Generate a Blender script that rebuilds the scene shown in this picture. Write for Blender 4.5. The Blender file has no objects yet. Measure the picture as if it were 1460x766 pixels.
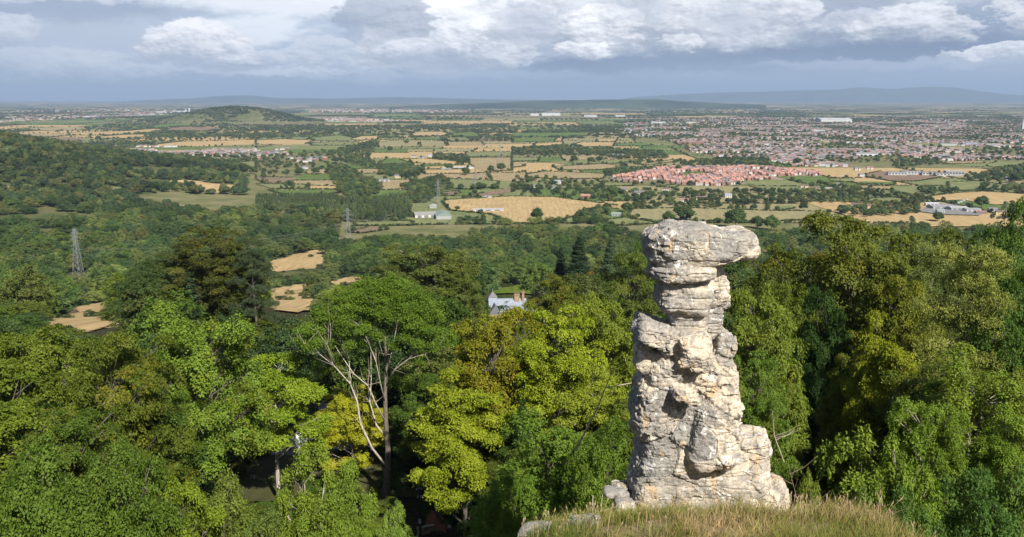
import bpy, bmesh, math, random
import numpy as np
from mathutils import Vector, Matrix
R_ = math.radians
rng = np.random.default_rng(7)
random.seed(7)
S = bpy.context.scene
COL = S.collection

# ------------------------------------------------------------------ camera
F, CX, CY, PITCH, EYE = 1264.0, 730.0, 383.0, R_(10.9), 190.0
cP, sP = math.cos(PITCH), math.sin(PITCH)
cam = bpy.data.cameras.new('camera')
cam.sensor_width = 36.0
cam.lens = 36.0 * F / 1460.0
cam.clip_end = 200000.0
cam.clip_start = 0.1
camo = bpy.data.objects.new('camera', cam)
camo.location = (0, 0, EYE)
camo.rotation_euler = (R_(90) - PITCH, 0, 0)
COL.objects.link(camo)
S.camera = camo

def ray(x, y):
    u, v = (x - CX) / F, (CY - y) / F
    return u, cP + v * sP, -sP + v * cP

def at(x, y, d):
    """point seen at photo pixel x,y and d metres straight ahead"""
    a, b, c = ray(x, y)
    return np.array((a * d / b, d, EYE + c * d / b))

# ------------------------------------------------------------------ noise
def _h(ix, iy, iz, s):
    n = (ix * 374761393 + iy * 668265263 + iz * 2147483647 + s * 1274126177) & 0xFFFFFFFF
    n = ((n ^ (n >> 13)) * 1274126177) & 0xFFFFFFFF
    n = ((n ^ (n >> 15)) * 2246822519) & 0xFFFFFFFF
    return ((n ^ (n >> 16)) & 0xFFFFFF) / float(0xFFFFFF)

def noise(p, s=0):
    p = np.asarray(p, dtype=np.float64)
    i = np.floor(p).astype(np.int64)
    f = p - i
    f = f * f * (3 - 2 * f)
    o = 0
    for a in (0, 1):
        for b in (0, 1):
            for c in (0, 1):
                w = (f[..., 0] if a else 1 - f[..., 0]) * (f[..., 1] if b else 1 - f[..., 1]) * (f[..., 2] if c else 1 - f[..., 2])
                o = o + w * _h(i[..., 0] + a, i[..., 1] + b, i[..., 2] + c, s)
    return o * 2 - 1

def fbm(p, octv=4, s=0, gain=.5):
    p = np.asarray(p, dtype=np.float64)
    o, a, t = 0, 1.0, 0
    for k in range(octv):
        o = o + a * noise(p, s + k * 17)
        t += a
        a *= gain
        p = p * 2.03
    return o / t

def worley(p, s=0, tilt=False):
    """F1, F2-F1 and the nearest cell's random number"""
    p = np.asarray(p, dtype=np.float64)
    i = np.floor(p).astype(np.int64)
    cen = np.zeros((len(p), 3)); f1 = np.full(len(p), 9.0); f2 = np.full(len(p), 9.0); cid = np.zeros(len(p))
    for a in (-1, 0, 1):
        for b in (-1, 0, 1):
            for c in (-1, 0, 1):
                j = i + (a, b, c)
                q = np.stack([j[:, 0] + _h(j[:, 0], j[:, 1], j[:, 2], s + 1), j[:, 1] + _h(j[:, 0], j[:, 1], j[:, 2], s + 2),
                              j[:, 2] + _h(j[:, 0], j[:, 1], j[:, 2], s + 3)], 1)
                d = np.linalg.norm(p - q, axis=1)
                r = _h(j[:, 0], j[:, 1], j[:, 2], s + 5)
                n1 = d < f1
                f2 = np.where(n1, f1, np.minimum(f2, d))
                cid = np.where(n1, r, cid)
                if tilt: cen = np.where(n1[:, None], q, cen)
                f1 = np.where(n1, d, f1)
    if tilt:
        v = np.stack([(cid * 917.3) % 1, (cid * 3571.7) % 1, (cid * 7919.1) % 1], 1) * 2 - 1
        return f1, f2 - f1, cid, ((p - cen) * v).sum(1)
    return f1, f2 - f1, cid

def sstep(a, b, x):
    t = np.clip((x - a) / (b - a), 0, 1)
    return t * t * (3 - 2 * t)

# ------------------------------------------------------------------ scene helpers
def tag(o, label=None, cat=None, group=None, kind=None):
    if label: o['label'] = label
    if cat: o['category'] = cat
    if group: o['group'] = group
    if kind: o['kind'] = kind
    return o

def link(name, me, parent=None, mat=None, color=None):
    o = bpy.data.objects.new(name, me)
    COL.objects.link(o)
    if parent is not None: o.parent = parent
    if mat is not None and me is not None and not me.materials:
        me.materials.append(mat)
    if color is not None: o.color = color
    return o

def empty(name, loc, rz=0, sc=None, **kw):
    o = bpy.data.objects.new(name, None)
    o.location = loc
    o.rotation_euler = (0, 0, rz)
    if sc is not None: o.scale = sc
    o.empty_display_size = .5
    COL.objects.link(o)
    return tag(o, **kw)

def mesh_np(name, v, quads, mat=None, smooth=False, attrs=None):
    v = np.asarray(v, dtype=np.float32); q = np.asarray(quads, dtype=np.int32)
    k = q.shape[1]
    me = bpy.data.meshes.new(name)
    me.vertices.add(len(v)); me.vertices.foreach_set('co', v.ravel())
    me.loops.add(q.size); me.loops.foreach_set('vertex_index', q.ravel())
    me.polygons.add(len(q))
    me.polygons.foreach_set('loop_start', np.arange(0, q.size, k, dtype=np.int32))
    me.polygons.foreach_set('loop_total', np.full(len(q), k, dtype=np.int32))
    me.polygons.foreach_set('use_smooth', np.full(len(q), smooth, dtype=bool))
    me.update(calc_edges=True)
    for n, a in (attrs or {}).items():
        at_ = me.attributes.new(n, 'FLOAT', 'FACE' if len(a) == len(q) else 'POINT')
        at_.data.foreach_set('value', np.asarray(a, dtype=np.float32))
    if mat: me.materials.append(mat)
    return me

class MB:
    """collects boxes, prisms and tubes into one mesh"""
    def __init__(s): s.v, s.f = [], []
    def add(s, vs, fs):
        n = len(s.v); s.v += [tuple(map(float, q)) for q in vs]; s.f += [tuple(i + n for i in f) for f in fs]
        return s
    def box(s, c, d, rz=0):
        cx, cy, cz = c; hx, hy, hz = d[0] / 2, d[1] / 2, d[2] / 2
        ca, sa = math.cos(rz), math.sin(rz)
        vs = []
        for z in (-hz, hz):
            for x, y in ((-hx, -hy), (hx, -hy), (hx, hy), (-hx, hy)):
                vs.append((cx + x * ca - y * sa, cy + x * sa + y * ca, cz + z))
        return s.add(vs, [(3, 2, 1, 0), (4, 5, 6, 7), (0, 1, 5, 4), (1, 2, 6, 5), (2, 3, 7, 6), (3, 0, 4, 7)])
    def gable(s, x0, x1, y0, y1, z0, z1, over=.4, th=.25, hip=0):
        """pitched roof with the ridge along x, as a solid"""
        x0 -= over; x1 += over; y0 -= over; y1 += over
        ym = (y0 + y1) / 2
        a = [(x0, y0, z0), (x1, y0, z0), (x1, y1, z0), (x0, y1, z0), (x0 + hip, ym, z1), (x1 - hip, ym, z1)]
        return s.add(a, [(3, 2, 1, 0), (0, 1, 5, 4), (2, 3, 4, 5), (1, 2, 5), (3, 0, 4)])
    def pyr(s, x0, x1, y0, y1, z0, z1):
        a = [(x0, y0, z0), (x1, y0, z0), (x1, y1, z0), (x0, y1, z0), ((x0 + x1) / 2, (y0 + y1) / 2, z1)]
        return s.add(a, [(3, 2, 1, 0), (0, 1, 4), (1, 2, 4), (2, 3, 4), (3, 0, 4)])
    def tube(s, pts, rad, n=6, cap=True):
        pts = [Vector(p) for p in pts]; m = len(pts)
        if not hasattr(rad, '__len__'): rad = [rad] * m
        vs, fs = [], []
        for i, p in enumerate(pts):
            t = (pts[min(i + 1, m - 1)] - pts[max(i - 1, 0)])
            if t.length < 1e-9: t = Vector((0, 0, 1))
            t.normalize()
            a = t.cross(Vector((0.31, 0.2, 1)) if abs(t.z) < .93 else Vector((1, .1, 0))).normalized()
            b = t.cross(a)
            for k in range(n):
                w = 2 * math.pi * k / n
                vs.append(p + (a * math.cos(w) + b * math.sin(w)) * rad[i])
        for i in range(m - 1):
            for k in range(n):
                k2 = (k + 1) % n
                fs.append((i * n + k, i * n + k2, i * n + n + k2, i * n + n + k))
        if cap:
            fs.append(tuple(range(n - 1, -1, -1))); fs.append(tuple((m - 1) * n + k for k in range(n)))
        return s.add(vs, fs)
    def mesh(s, name, mat=None, smooth=False):
        me = bpy.data.meshes.new(name)
        me.from_pydata(s.v, [], s.f)
        bm = bmesh.new(); bm.from_mesh(me); bmesh.ops.recalc_face_normals(bm, faces=bm.faces); bm.to_mesh(me); bm.free()
        if smooth: me.polygons.foreach_set('use_smooth', [True] * len(me.polygons))
        if mat: me.materials.append(mat)
        return me
    def build(s, name, mat, parent=None, smooth=False, color=None):
        return link(name, s.mesh(name, mat, smooth), parent, color=color)

# ------------------------------------------------------------------ materials
class NT:
    def __init__(s, tree): s.t = tree; s.n = tree.nodes; s.l = tree.links
    def node(s, typ, _props=None, **inp):
        n = s.n.new(typ)
        for k, v in (_props or {}).items(): setattr(n, k, v)
        for k, v in inp.items():
            key = int(k[1:]) if k[0] == '_' and k[1:].isdigit() else k.replace('_', ' ')
            s.set(n.inputs[key], v)
        return n
    def set(s, sock, v):
        if isinstance(v, bpy.types.NodeSocket): s.l.new(v, sock)
        elif isinstance(v, bpy.types.Node): s.l.new(v.outputs[0], sock)
        else: sock.default_value = v
    def m(s, op, a, b=0.0, c=0.0, clamp=False):
        n = s.n.new('ShaderNodeMath'); n.operation = op; n.use_clamp = clamp
        s.set(n.inputs[0], a); s.set(n.inputs[1], b); s.set(n.inputs[2], c)
        return n.outputs[0]
    def mix(s, f, a, b, mode='MIX'):
        n = s.n.new('ShaderNodeMix'); n.data_type = 'RGBA'; n.blend_type = mode
        s.set(n.inputs[0], f)
        for k, v in ((6, a), (7, b)):
            if isinstance(v, (tuple, list)): n.inputs[k].default_value = (*v[:3], 1)
            else: s.set(n.inputs[k], v)
        return n.outputs[2]
    def mapr(s, x, a, b, c=0.0, d=1.0, smooth=True):
        n = s.n.new('ShaderNodeMapRange'); n.interpolation_type = 'SMOOTHSTEP' if smooth else 'LINEAR'
        for k, v in enumerate((x, a, b, c, d)): s.set(n.inputs[k], v)
        return n.outputs[0]
    def noise(s, vec, scale, detail=4, rough=.55, dist=0, dim='3D'):
        n = s.n.new('ShaderNodeTexNoise'); n.noise_dimensions = dim
        if vec is not None: s.l.new(vec, n.inputs['Vector'])
        n.inputs['Scale'].default_value = scale; n.inputs['Detail'].default_value = detail
        n.inputs['Roughness'].default_value = rough; n.inputs['Distortion'].default_value = dist
        return n.outputs['Fac']
    def vor(s, vec, scale, feature='F1', out='Distance', rand=1):
        n = s.n.new('ShaderNodeTexVoronoi'); n.feature = feature
        if vec is not None: s.l.new(vec, n.inputs['Vector'])
        n.inputs['Scale'].default_value = scale; n.inputs['Randomness'].default_value = rand
        return n.outputs[out]
    def vmul(s, vec, k):
        n = s.n.new('ShaderNodeVectorMath'); n.operation = 'MULTIPLY'
        s.l.new(vec, n.inputs[0]); n.inputs[1].default_value = k
        return n.outputs[0]

def new_mat(name):
    m = bpy.data.materials.new(name); m.use_nodes = True
    m.node_tree.nodes.clear()
    return m, NT(m.node_tree)

def finish(T, shader):
    o = T.n.new('ShaderNodeOutputMaterial'); T.l.new(shader if isinstance(shader, bpy.types.NodeSocket) else shader.outputs[0], o.inputs['Surface'])

def simple_mat(name, col, rough=.8, var=.25, scale=1.0, spec=.25, bump=0.0, metal=0.0, objcol=False):
    m, T = new_mat(name)
    pos = T.node('ShaderNodeNewGeometry').outputs['Position']
    n = T.noise(pos, scale, 5, .6)
    if objcol: base = T.node('ShaderNodeObjectInfo').outputs['Color']
    else:
        rgb = T.node('ShaderNodeRGB'); rgb.outputs[0].default_value = (*col, 1); base = rgb.outputs[0]
    hs = T.node('ShaderNodeHueSaturation', Color=base, Value=T.mapr(n, .25, .75, 1 - var, 1 + var))
    p = T.node('ShaderNodeBsdfPrincipled', Base_Color=hs.outputs[0], Roughness=rough, Metallic=metal)
    p.inputs['Specular IOR Level'].default_value = spec
    if bump:
        b = T.node('ShaderNodeBump', Height=n, Strength=.6, Distance=bump); T.l.new(b.outputs[0], p.inputs['Normal'])
    finish(T, p)
    return m

def leaf_mat(name, rust=(.17, .092, .014), transl=.27, yellow=(.26, .245, .014), inst=False):
    m, T = new_mat(name)
    oi = T.node('ShaderNodeAttribute', {'attribute_name': 'tree_color', 'attribute_type': 'INSTANCER'}) if inst else T.node('ShaderNodeObjectInfo')
    rnd = T.node('ShaderNodeObjectInfo').outputs['Random']
    t = T.node('ShaderNodeAttribute', {'attribute_name': 'tint'}).outputs['Fac']
    a = T.node('ShaderNodeAttribute', {'attribute_name': 'aut'}).outputs['Fac']
    val = T.m('MULTIPLY', T.mapr(t, 0, 1, .85, 1.95, False), T.mapr(rnd, 0, 1, .85, 1.15, False))
    hs = T.node('ShaderNodeHueSaturation', Hue=T.mapr(t, 0, 1, .512, .488, False), Saturation=T.mapr(t, 0, 1, 1.0, .95, False), Value=val, Color=oi.outputs['Color'])
    f = T.m('MULTIPLY', T.m('SUBTRACT', T.m('ADD', a, oi.outputs['Alpha']), 1.0), 3.0, clamp=True)
    au = T.mix(t, rust, yellow)
    c = T.mix(T.m('MULTIPLY', f, .8), hs.outputs[0], au)
    p = T.node('ShaderNodeBsdfPrincipled', Base_Color=c, Roughness=.55)
    p.inputs['Specular IOR Level'].default_value = .14
    tc = T.node('ShaderNodeHueSaturation', Hue=.485, Saturation=1.05, Value=1.3, Color=c)
    tr = T.node('ShaderNodeBsdfTranslucent', Color=tc.outputs[0])
    mx = T.node('ShaderNodeMixShader', _0=transl, _1=p, _2=tr)
    finish(T, mx)
    return m

LEAF = leaf_mat('leaves')
LEAFS = leaf_mat('far_leaves', inst=True)
NEEDLE = leaf_mat('needles', transl=.18)

def bark_mat():
    m, T = new_mat('bark')
    oi = T.node('ShaderNodeObjectInfo')
    pos = T.node('ShaderNodeTexCoord').outputs['Object']
    n = T.noise(T.vmul(pos, (6, 6, 1.2)), 1.0, 6, .65)
    hs = T.node('ShaderNodeHueSaturation', Color=oi.outputs['Color'], Value=T.mapr(n, .3, .7, .55, 1.35))
    p = T.node('ShaderNodeBsdfPrincipled', Base_Color=hs.outputs[0], Roughness=.9)
    p.inputs['Specular IOR Level'].default_value = .15
    b = T.node('ShaderNodeBump', Height=n, Strength=.7, Distance=.06); T.l.new(b.outputs[0], p.inputs['Normal'])
    finish(T, p)
    return m
BARK = bark_mat()

# ------------------------------------------------------------------ terrain
PY = [-400, -60, 0, 4, 9, 16, 28, 45, 60, 80, 100, 115, 130, 170, 220, 280, 350, 500, 700, 900, 1100, 1250, 1e6]
PZ = [8, 1, -1.7, -3.2, -9, -14.5, -21, -30, -37.5, -46.5, -54.5, -60.5, -62.5, -64.5, -67, -74, -88, -122, -155, -176, -187, -190, -190]
SY = [-400, -60, 0, 3, 6, 10, 13, 16, 18, 20, 24, 28, 31, 34, 40, 45]          # crest line of the grassy spur
SZ = [8, 1, -1.7, -2.9, -4.6, -6.5, -7.45, -8.15, -9.15, -10.4, -12.9, -14.7, -16.5, -20, -27, -30]
BUMPS = [(-70, 215, 50, 45, 14), (0, 330, 40, 34, 11.5), (70, 95, 45, 60, 9), (60, 200, 60, 60, 4),
         (-1500, 1850, 640, 760, 146), (-700, 1150, 260, 320, 20)]
HILLS = [(-2230, 7200, 400, 330, 94), (-1880, 7150, 330, 260, 44), (-2560, 7200, 400, 300, 34)]
def terrain(x, y, detail=True):
    x = np.asarray(x, dtype=np.float64); y = np.asarray(y, dtype=np.float64)
    z = np.interp(y, PY, PZ)
    sz = np.interp(y, SY, SZ)
    k = np.clip((y - 16) / 12, 0, 1)
    l = -.1 + 2.4 * k; r = 8.2 + 1.8 * k
    w = sstep(-1.1, .35, x - l) * (1 - sstep(-1.2, 2.6, x - r))
    back = 1 - sstep(3, 13, y)
    w = np.maximum(w, back)
    z = np.where(y < 45, z + (sz - z) * w * (sz > z), z)
    z = z - np.clip(.021 * (x - 4.5) ** 2, 0, 1.2) * w * sstep(6, 11, y) * (1 - sstep(20, 25, y))
    for bx, by, rx, ry, h in BUMPS + HILLS:
        g = np.exp(-((x - bx) / rx) ** 2 - ((y - by) / ry) ** 2)
        z = z + h * (g if by < 1000 else np.maximum(g - .12, 0) * 1.12)
    if detail:
        p = np.stack([x, y, 0 * x], -1)
        z = z + .12 * fbm(p * .6, 3) * (1 - sstep(30, 60, y)) * sstep(-1, 3, y)
        z = z + 2.0 * fbm(p * .02, 3, 5) * sstep(60, 140, y) * (1 - sstep(900, 1250, y))
        mid = np.exp(-((x + 1500) / 900) ** 2 - ((y - 1850) / 1000) ** 2)
        z = z + 14 * np.maximum(mid - .25, 0) * fbm(p * .004, 3, 9)
    return z + EYE

def ter1(x, y): return float(terrain(np.array([x]), np.array([y]))[0])

_DS = np.concatenate([np.linspace(10, 1500, 1500), np.geomspace(1502, 40000, 2500)])
def ground_px(x, y):
    """where the sight line of a photo pixel meets the ground"""
    a, b, c = ray(x, y)
    X, Y, Z = a / b * _DS, _DS, EYE + c / b * _DS
    below = np.nonzero((Z < terrain(X, Y)) & (_DS > 60))[0]
    i = below[0] if len(below) else len(_DS) - 1
    return np.array((X[i], Y[i]))

def plain_px(x, y):
    a, b, c = ray(x, y)
    d = -EYE / c
    return np.array((a * d, b * d))

def inside(poly, X, Y):
    poly = np.asarray(poly); r = np.zeros(len(X), dtype=bool)
    x0, y0 = poly[-1]
    for x1, y1 in poly:
        c = ((y1 > Y) != (y0 > Y)) & (X < (x0 - x1) * (Y - y1) / (y0 - y1 + 1e-12) + x1)
        r ^= c
        x0, y0 = x1, y1
    return r
# ------------------------------------------------------------------ ground sheet
def ground_mat():
    m, T = new_mat('ground')
    geo = T.node('ShaderNodeNewGeometry'); pos = geo.outputs['Position']
    wood = T.node('ShaderNodeAttribute', {'attribute_name': 'wood'}).outputs['Fac']
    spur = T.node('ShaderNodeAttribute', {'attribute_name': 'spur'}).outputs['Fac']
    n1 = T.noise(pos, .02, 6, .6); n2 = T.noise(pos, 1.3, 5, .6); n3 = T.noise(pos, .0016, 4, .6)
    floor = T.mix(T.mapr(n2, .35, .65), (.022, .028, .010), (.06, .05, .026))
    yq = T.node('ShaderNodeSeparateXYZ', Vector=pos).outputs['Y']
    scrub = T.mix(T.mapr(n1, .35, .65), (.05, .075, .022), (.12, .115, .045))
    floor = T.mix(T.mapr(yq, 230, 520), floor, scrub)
    # far patchwork of pasture, stubble and woods, whose dark colour also paints cloud shadow
    wv = T.n.new('ShaderNodeVectorMath'); wv.operation = 'ADD'
    T.l.new(pos, wv.inputs[0])
    nz = T.n.new('ShaderNodeTexNoise'); nz.inputs['Scale'].default_value = .0009; nz.inputs['Detail'].default_value = 2; T.l.new(pos, nz.inputs['Vector'])
    sc = T.n.new('ShaderNodeVectorMath'); sc.operation = 'SCALE'; T.l.new(nz.outputs['Color'], sc.inputs[0]); sc.inputs['Scale'].default_value = 900
    T.l.new(sc.outputs[0], wv.inputs[1])
    cell = T.vor(T.vmul(wv.outputs[0], (1 / 420, 1 / 520, 0)), 1.0, 'F1', 'Color')
    sep = T.node('ShaderNodeSeparateColor', Color=cell)
    r1, r2 = sep.outputs[0], sep.outputs[1]
    field = T.mix(T.mapr(r1, .42, .45), T.mix(r2, (.045, .07, .03), (.10, .12, .05)), T.mix(r2, (.20, .175, .095), (.40, .32, .18)))
    wood_shade = T.mapr(n3, .47, .56)
    field = T.mix(T.m('MULTIPLY', wood_shade, .9), field, (.02, .032, .016))
    dist = T.node('ShaderNodeSeparateXYZ', Vector=pos).outputs['Y']
    near_plain = T.mix(T.mapr(n1, .3, .7), (.10, .115, .04), (.20, .18, .09))
    plain = T.mix(T.mapr(dist, 8000, 10500), near_plain, field)
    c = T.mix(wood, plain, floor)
    tan = T.mix(T.mapr(n2, .35, .65), (.16, .12, .055), (.30, .24, .13))
    c = T.mix(spur, c, tan)
    p = T.node('ShaderNodeBsdfPrincipled', Base_Color=c, Roughness=.95)
    p.inputs['Specular IOR Level'].default_value = .08
    finish(T, p)
    return m

def build_ground():
    az = np.concatenate([np.linspace(-180, -42, 70, endpoint=False), np.linspace(-42, 42, 340, endpoint=False), np.linspace(42, 180, 70, endpoint=False)])
    az = np.radians(az)
    rad = np.concatenate([[.01], np.linspace(.6, 34, 90), np.geomspace(34.8, 60000, 300)])
    A, Rr = np.meshgrid(az, rad)
    X, Y = Rr * np.sin(A), Rr * np.cos(A)
    Z = terrain(X, Y)
    n, m = len(az), len(rad)
    i = np.arange(m - 1)[:, None] * n; j = np.arange(n)[None, :]; j2 = (j + 1) % n
    q = np.stack([i + j, i + j2, i + n + j2, i + n + j], -1).reshape(-1, 4)
    x, y = X.ravel(), Y.ravel()
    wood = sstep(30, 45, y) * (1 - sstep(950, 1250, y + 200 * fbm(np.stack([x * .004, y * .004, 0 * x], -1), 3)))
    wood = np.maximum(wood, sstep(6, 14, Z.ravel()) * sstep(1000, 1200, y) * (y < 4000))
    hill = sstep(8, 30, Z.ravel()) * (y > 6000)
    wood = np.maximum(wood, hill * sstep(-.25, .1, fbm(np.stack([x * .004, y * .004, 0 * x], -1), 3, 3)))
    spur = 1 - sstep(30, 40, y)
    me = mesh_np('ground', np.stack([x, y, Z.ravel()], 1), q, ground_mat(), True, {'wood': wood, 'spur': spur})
    g = link('ground', me); g['kind'] = 'structure'
build_ground()

# distant hill ranges (each a ridge of real depth at its own distance)
def hill_range(name, pts, d, depth, mat):
    """pts: photo pixel crest line; d: metres to the crest"""
    xs = np.array([p[0] for p in pts]); ys = np.array([p[1] for p in pts])
    px = np.arange(xs[0], xs[-1] + 1, 4.0)
    py = np.interp(px, xs, ys)
    py = py + 1.0 * fbm(np.stack([px * .02, px * 0, px * 0 + d], -1), 4)
    X = (px - CX) / F * d / cP
    Zc = np.array([at(a, b, d)[2] for a, b in zip(px, py)])
    Zc = np.maximum(Zc, 2)
    t = np.linspace(-1, 1, 21)
    prof = np.cos(t * math.pi / 2) ** 1.3
    V = []
    for k, tt in enumerate(t):
        yy = d + tt * depth
        nn = .16 * fbm(np.stack([X / 1500, np.full_like(X, yy / 900), X * 0], -1), 4, 31) * (1 - abs(tt)) * (1 if tt < -.05 else 0)
        V.append(np.stack([X * (1 + tt * depth / d), np.full_like(X, yy), Zc * np.clip(prof[k] + nn, 0, 1.02) - 3], -1))
    V = np.concatenate(V); n = len(X)
    i = np.arange(len(t) - 1)[:, None] * n; j = np.arange(n - 1)[None, :]
    q = np.stack([i + j, i + j + 1, i + n + j + 1, i + n + j], -1).reshape(-1, 4)
    o = link(name, mesh_np(name, V, q, mat, True)); o['kind'] = 'structure'
HILLM = simple_mat('far_hill_woods', (.04, .06, .03), .95, .6, .0012, .05)
hill_range('hills', [(850, 147), (900, 138), (960, 134), (1040, 131), (1100, 130), (1130, 128), (1180, 128), (1205, 125), (1260, 126), (1310, 124), (1340, 125), (1380, 131), (1430, 136), (1520, 138), (1600, 146)], 44000, 4200, HILLM)
hill_range('hills', [(150, 148), (230, 143), (290, 141), (335, 137), (372, 136), (405, 139), (470, 141), (560, 139), (640, 140), (760, 142), (880, 147)], 38000, 3600, HILLM)
hill_range('hills', [(560, 152), (640, 149), (720, 145), (790, 142.5), (850, 141.5), (930, 141), (960, 144), (1010, 147), (1080, 150)], 17000, 1000, HILLM)

# ------------------------------------------------------------------ tree kinds (meshes only; each tree in the place is its own object)
def unit(v): return v / np.maximum(np.linalg.norm(v, axis=-1, keepdims=True), 1e-9)

def leaf_quads(c, nrm, ln, wd, g, along=None):
    """one folded diamond leaf per centre"""
    n = len(c)
    t = g.normal(size=(n, 3)) if along is None else along + g.normal(size=(n, 3)) * .35
    nrm = unit(nrm)
    t = unit(t - nrm * np.sum(t * nrm, 1, keepdims=True))
    b = np.cross(nrm, t)
    ln = np.asarray(ln)[:, None] if hasattr(ln, '__len__') else ln
    wd = np.asarray(wd)[:, None] if hasattr(wd, '__len__') else wd
    v = np.stack([c - t * ln * .5, c + b * wd * .5 - nrm * wd * .12, c + t * ln * .5 - nrm * ln * .1, c - b * wd * .5 - nrm * wd * .12], 1)
    return v.reshape(-1, 3), np.arange(n * 4, dtype=np.int32).reshape(-1, 4)

def crown_dirs(n, g, lo=-.75):
    k = np.arange(n) + .5
    z = 1 - (1 - lo) * k / n
    ph = k * 2.39996 + g.uniform(0, 6.28)
    r = np.sqrt(np.clip(1 - z * z, 0, 1))
    d = np.stack([r * np.cos(ph), r * np.sin(ph), z], 1) + g.normal(size=(n, 3)) * .13
    return unit(d)

def make_broadleaf(seed, H=24., R=7.5, base=.22, lobes=36, sprays=36, leaves=40, leaf=.17, spray_r=.75, flat=.55, shape=1.0, lobe_sz=(.26, .42),
                   narrow=.75, limb=True, gap=.2, low=-.72, top=.0, droop=.18, trunk_r=.38):
    g = np.random.default_rng(seed)
    zc = H * (base + (1 - base) * .48); hz = H * (1 - base) * .52
    D = crown_dirs(lobes, g, low)
    rough = 1 + gap * 2 * fbm(D * 1.7 + seed, 2, seed)
    scale = g.uniform(.62, .92, lobes) * rough
    # egg shape: wider below the middle when top > 0
    wid = 1 - top * np.clip(D[:, 2], 0, 1) ** 1.5
    L = np.stack([D[:, 0] * R * scale * wid, D[:, 1] * R * scale * wid, zc + D[:, 2] * hz * scale], 1)
    lr = R * g.uniform(*lobe_sz, lobes)
    # a few inner lobes close the middle
    ni = lobes // 4
    Di = unit(g.normal(size=(ni, 3))); L = np.concatenate([L, np.stack([Di[:, 0] * R * .35, Di[:, 1] * R * .35, zc + Di[:, 2] * hz * .4], 1)])
    lr = np.concatenate([lr, R * g.uniform(.25, .35, ni)]); D = np.concatenate([D, Di])
    nl = len(L)
    # sprays
    d = unit(g.normal(size=(nl, sprays, 3)) + D[:, None, :] * .75 + np.array((0, 0, .3)))
    rr = g.uniform(.62, 1.12, (nl, sprays, 1)) * lr[:, None, None]
    P = L[:, None, :] + d * rr * np.array((1, 1, narrow))
    N = unit(d * .45 + np.array((0, 0, .85)) + g.normal(size=d.shape) * .28)
    lobet = g.uniform(0, 1, (nl, 1)); lobea = g.uniform(0, 1, (nl, 1))
    st = np.clip(.5 * lobet + .5 * g.uniform(0, 1, (nl, sprays)), 0, 1).reshape(-1)
    sa = np.clip(.55 * lobea + .45 * g.uniform(0, 1, (nl, sprays)), 0, 1).reshape(-1)
    P = P.reshape(-1, 3); N = N.reshape(-1, 3); dd = d.reshape(-1, 3); ns = len(P)
    a = unit(np.cross(N, g.normal(size=N.shape))); b = np.cross(N, a)
    th = g.uniform(0, 6.283, (ns, leaves, 1)); r = np.sqrt(g.uniform(.01, 1, (ns, leaves, 1))) * spray_r * g.uniform(.7, 1.25, (ns, 1, 1))
    off = a[:, None] * np.cos(th) * r + b[:, None] * np.sin(th) * r * .75
    off = off + N[:, None] * g.normal(size=(ns, leaves, 1)) * spray_r * (1 - flat) * .45 - np.array((0, 0, 1.0)) * droop * r * r / spray_r
    C = (P[:, None] + off).reshape(-1, 3)
    LN = (N[:, None] + g.normal(size=(ns, leaves, 3)) * .42).reshape(-1, 3)
    n = len(C)
    al = (off + dd[:, None] * .3).reshape(-1, 3)
    ln = leaf * g.uniform(.75, 1.3, n)
    v, q = leaf_quads(C, LN, ln, ln * .68, g, unit(al))
    tint = np.clip(np.repeat(st, leaves) * .6 + g.uniform(0, 1, n) * .4, 0, 1)
    aut = np.clip(np.repeat(sa, leaves) * .8 + g.uniform(0, 1, n) * .2, 0, 1)
    crown = mesh_np('crown', v, q, LEAF, False, {'tint': tint, 'aut': aut})
    mb = MB()
    k = 9
    tp = [Vector((.25 * math.sin(i * .9 + seed) * i / k, .25 * math.cos(i * .7 + seed) * i / k, -2.5 + (H * .84 + 2.5) * i / k)) for i in range(k + 1)]
    mb.tube(tp, [trunk_r * (1.25 if i == 0 else 1) * (1 - .085 * i) for i in range(k + 1)], 8)
    if limb:
        for i in range(nl):
            tgt = Vector(L[i])
            z0 = min(max(tgt.z - abs(Vector((tgt.x, tgt.y)).length) * g.uniform(.55, 1.0), H * base * .7), H * .75)
            f = (z0 + 2.5) / (H * .84 + 2.5) * k; j = min(int(f), k - 1)
            p0 = tp[j].lerp(tp[j + 1], f - j)
            mid = p0.lerp(tgt, .5) + Vector((g.normal() * .4, g.normal() * .4, .1 * R * g.uniform(.2, 1)))
            q1 = p0.lerp(mid, .5) + Vector(g.normal(size=3) * .15)
            r0 = trunk_r * (.40 - .27 * z0 / H)
            mb.tube([p0, q1, mid, mid.lerp(tgt, .6) + Vector(g.normal(size=3) * .25), tgt], [r0, r0 * .8, r0 * .6, r0 * .4, .025], 5, False)
            for s in range(2):
                e = Vector(P[i * sprays + s])
                mb.tube([mid.lerp(tgt, .3 + .25 * s), e.lerp(tgt, .45) + Vector((0, 0, .2)), e], [.045, .03, .012], 4, False)
    return dict(trunk=mb.mesh('trunk', BARK, True), crown=crown, H=H, R=R * 1.12)

def make_lobed(seed, H, R, base, lobes, sprays, leaves, leaf, spray_r, **k):
    return make_broadleaf(seed, H, R, base, lobes, sprays, leaves, leaf, spray_r, **k)

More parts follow.
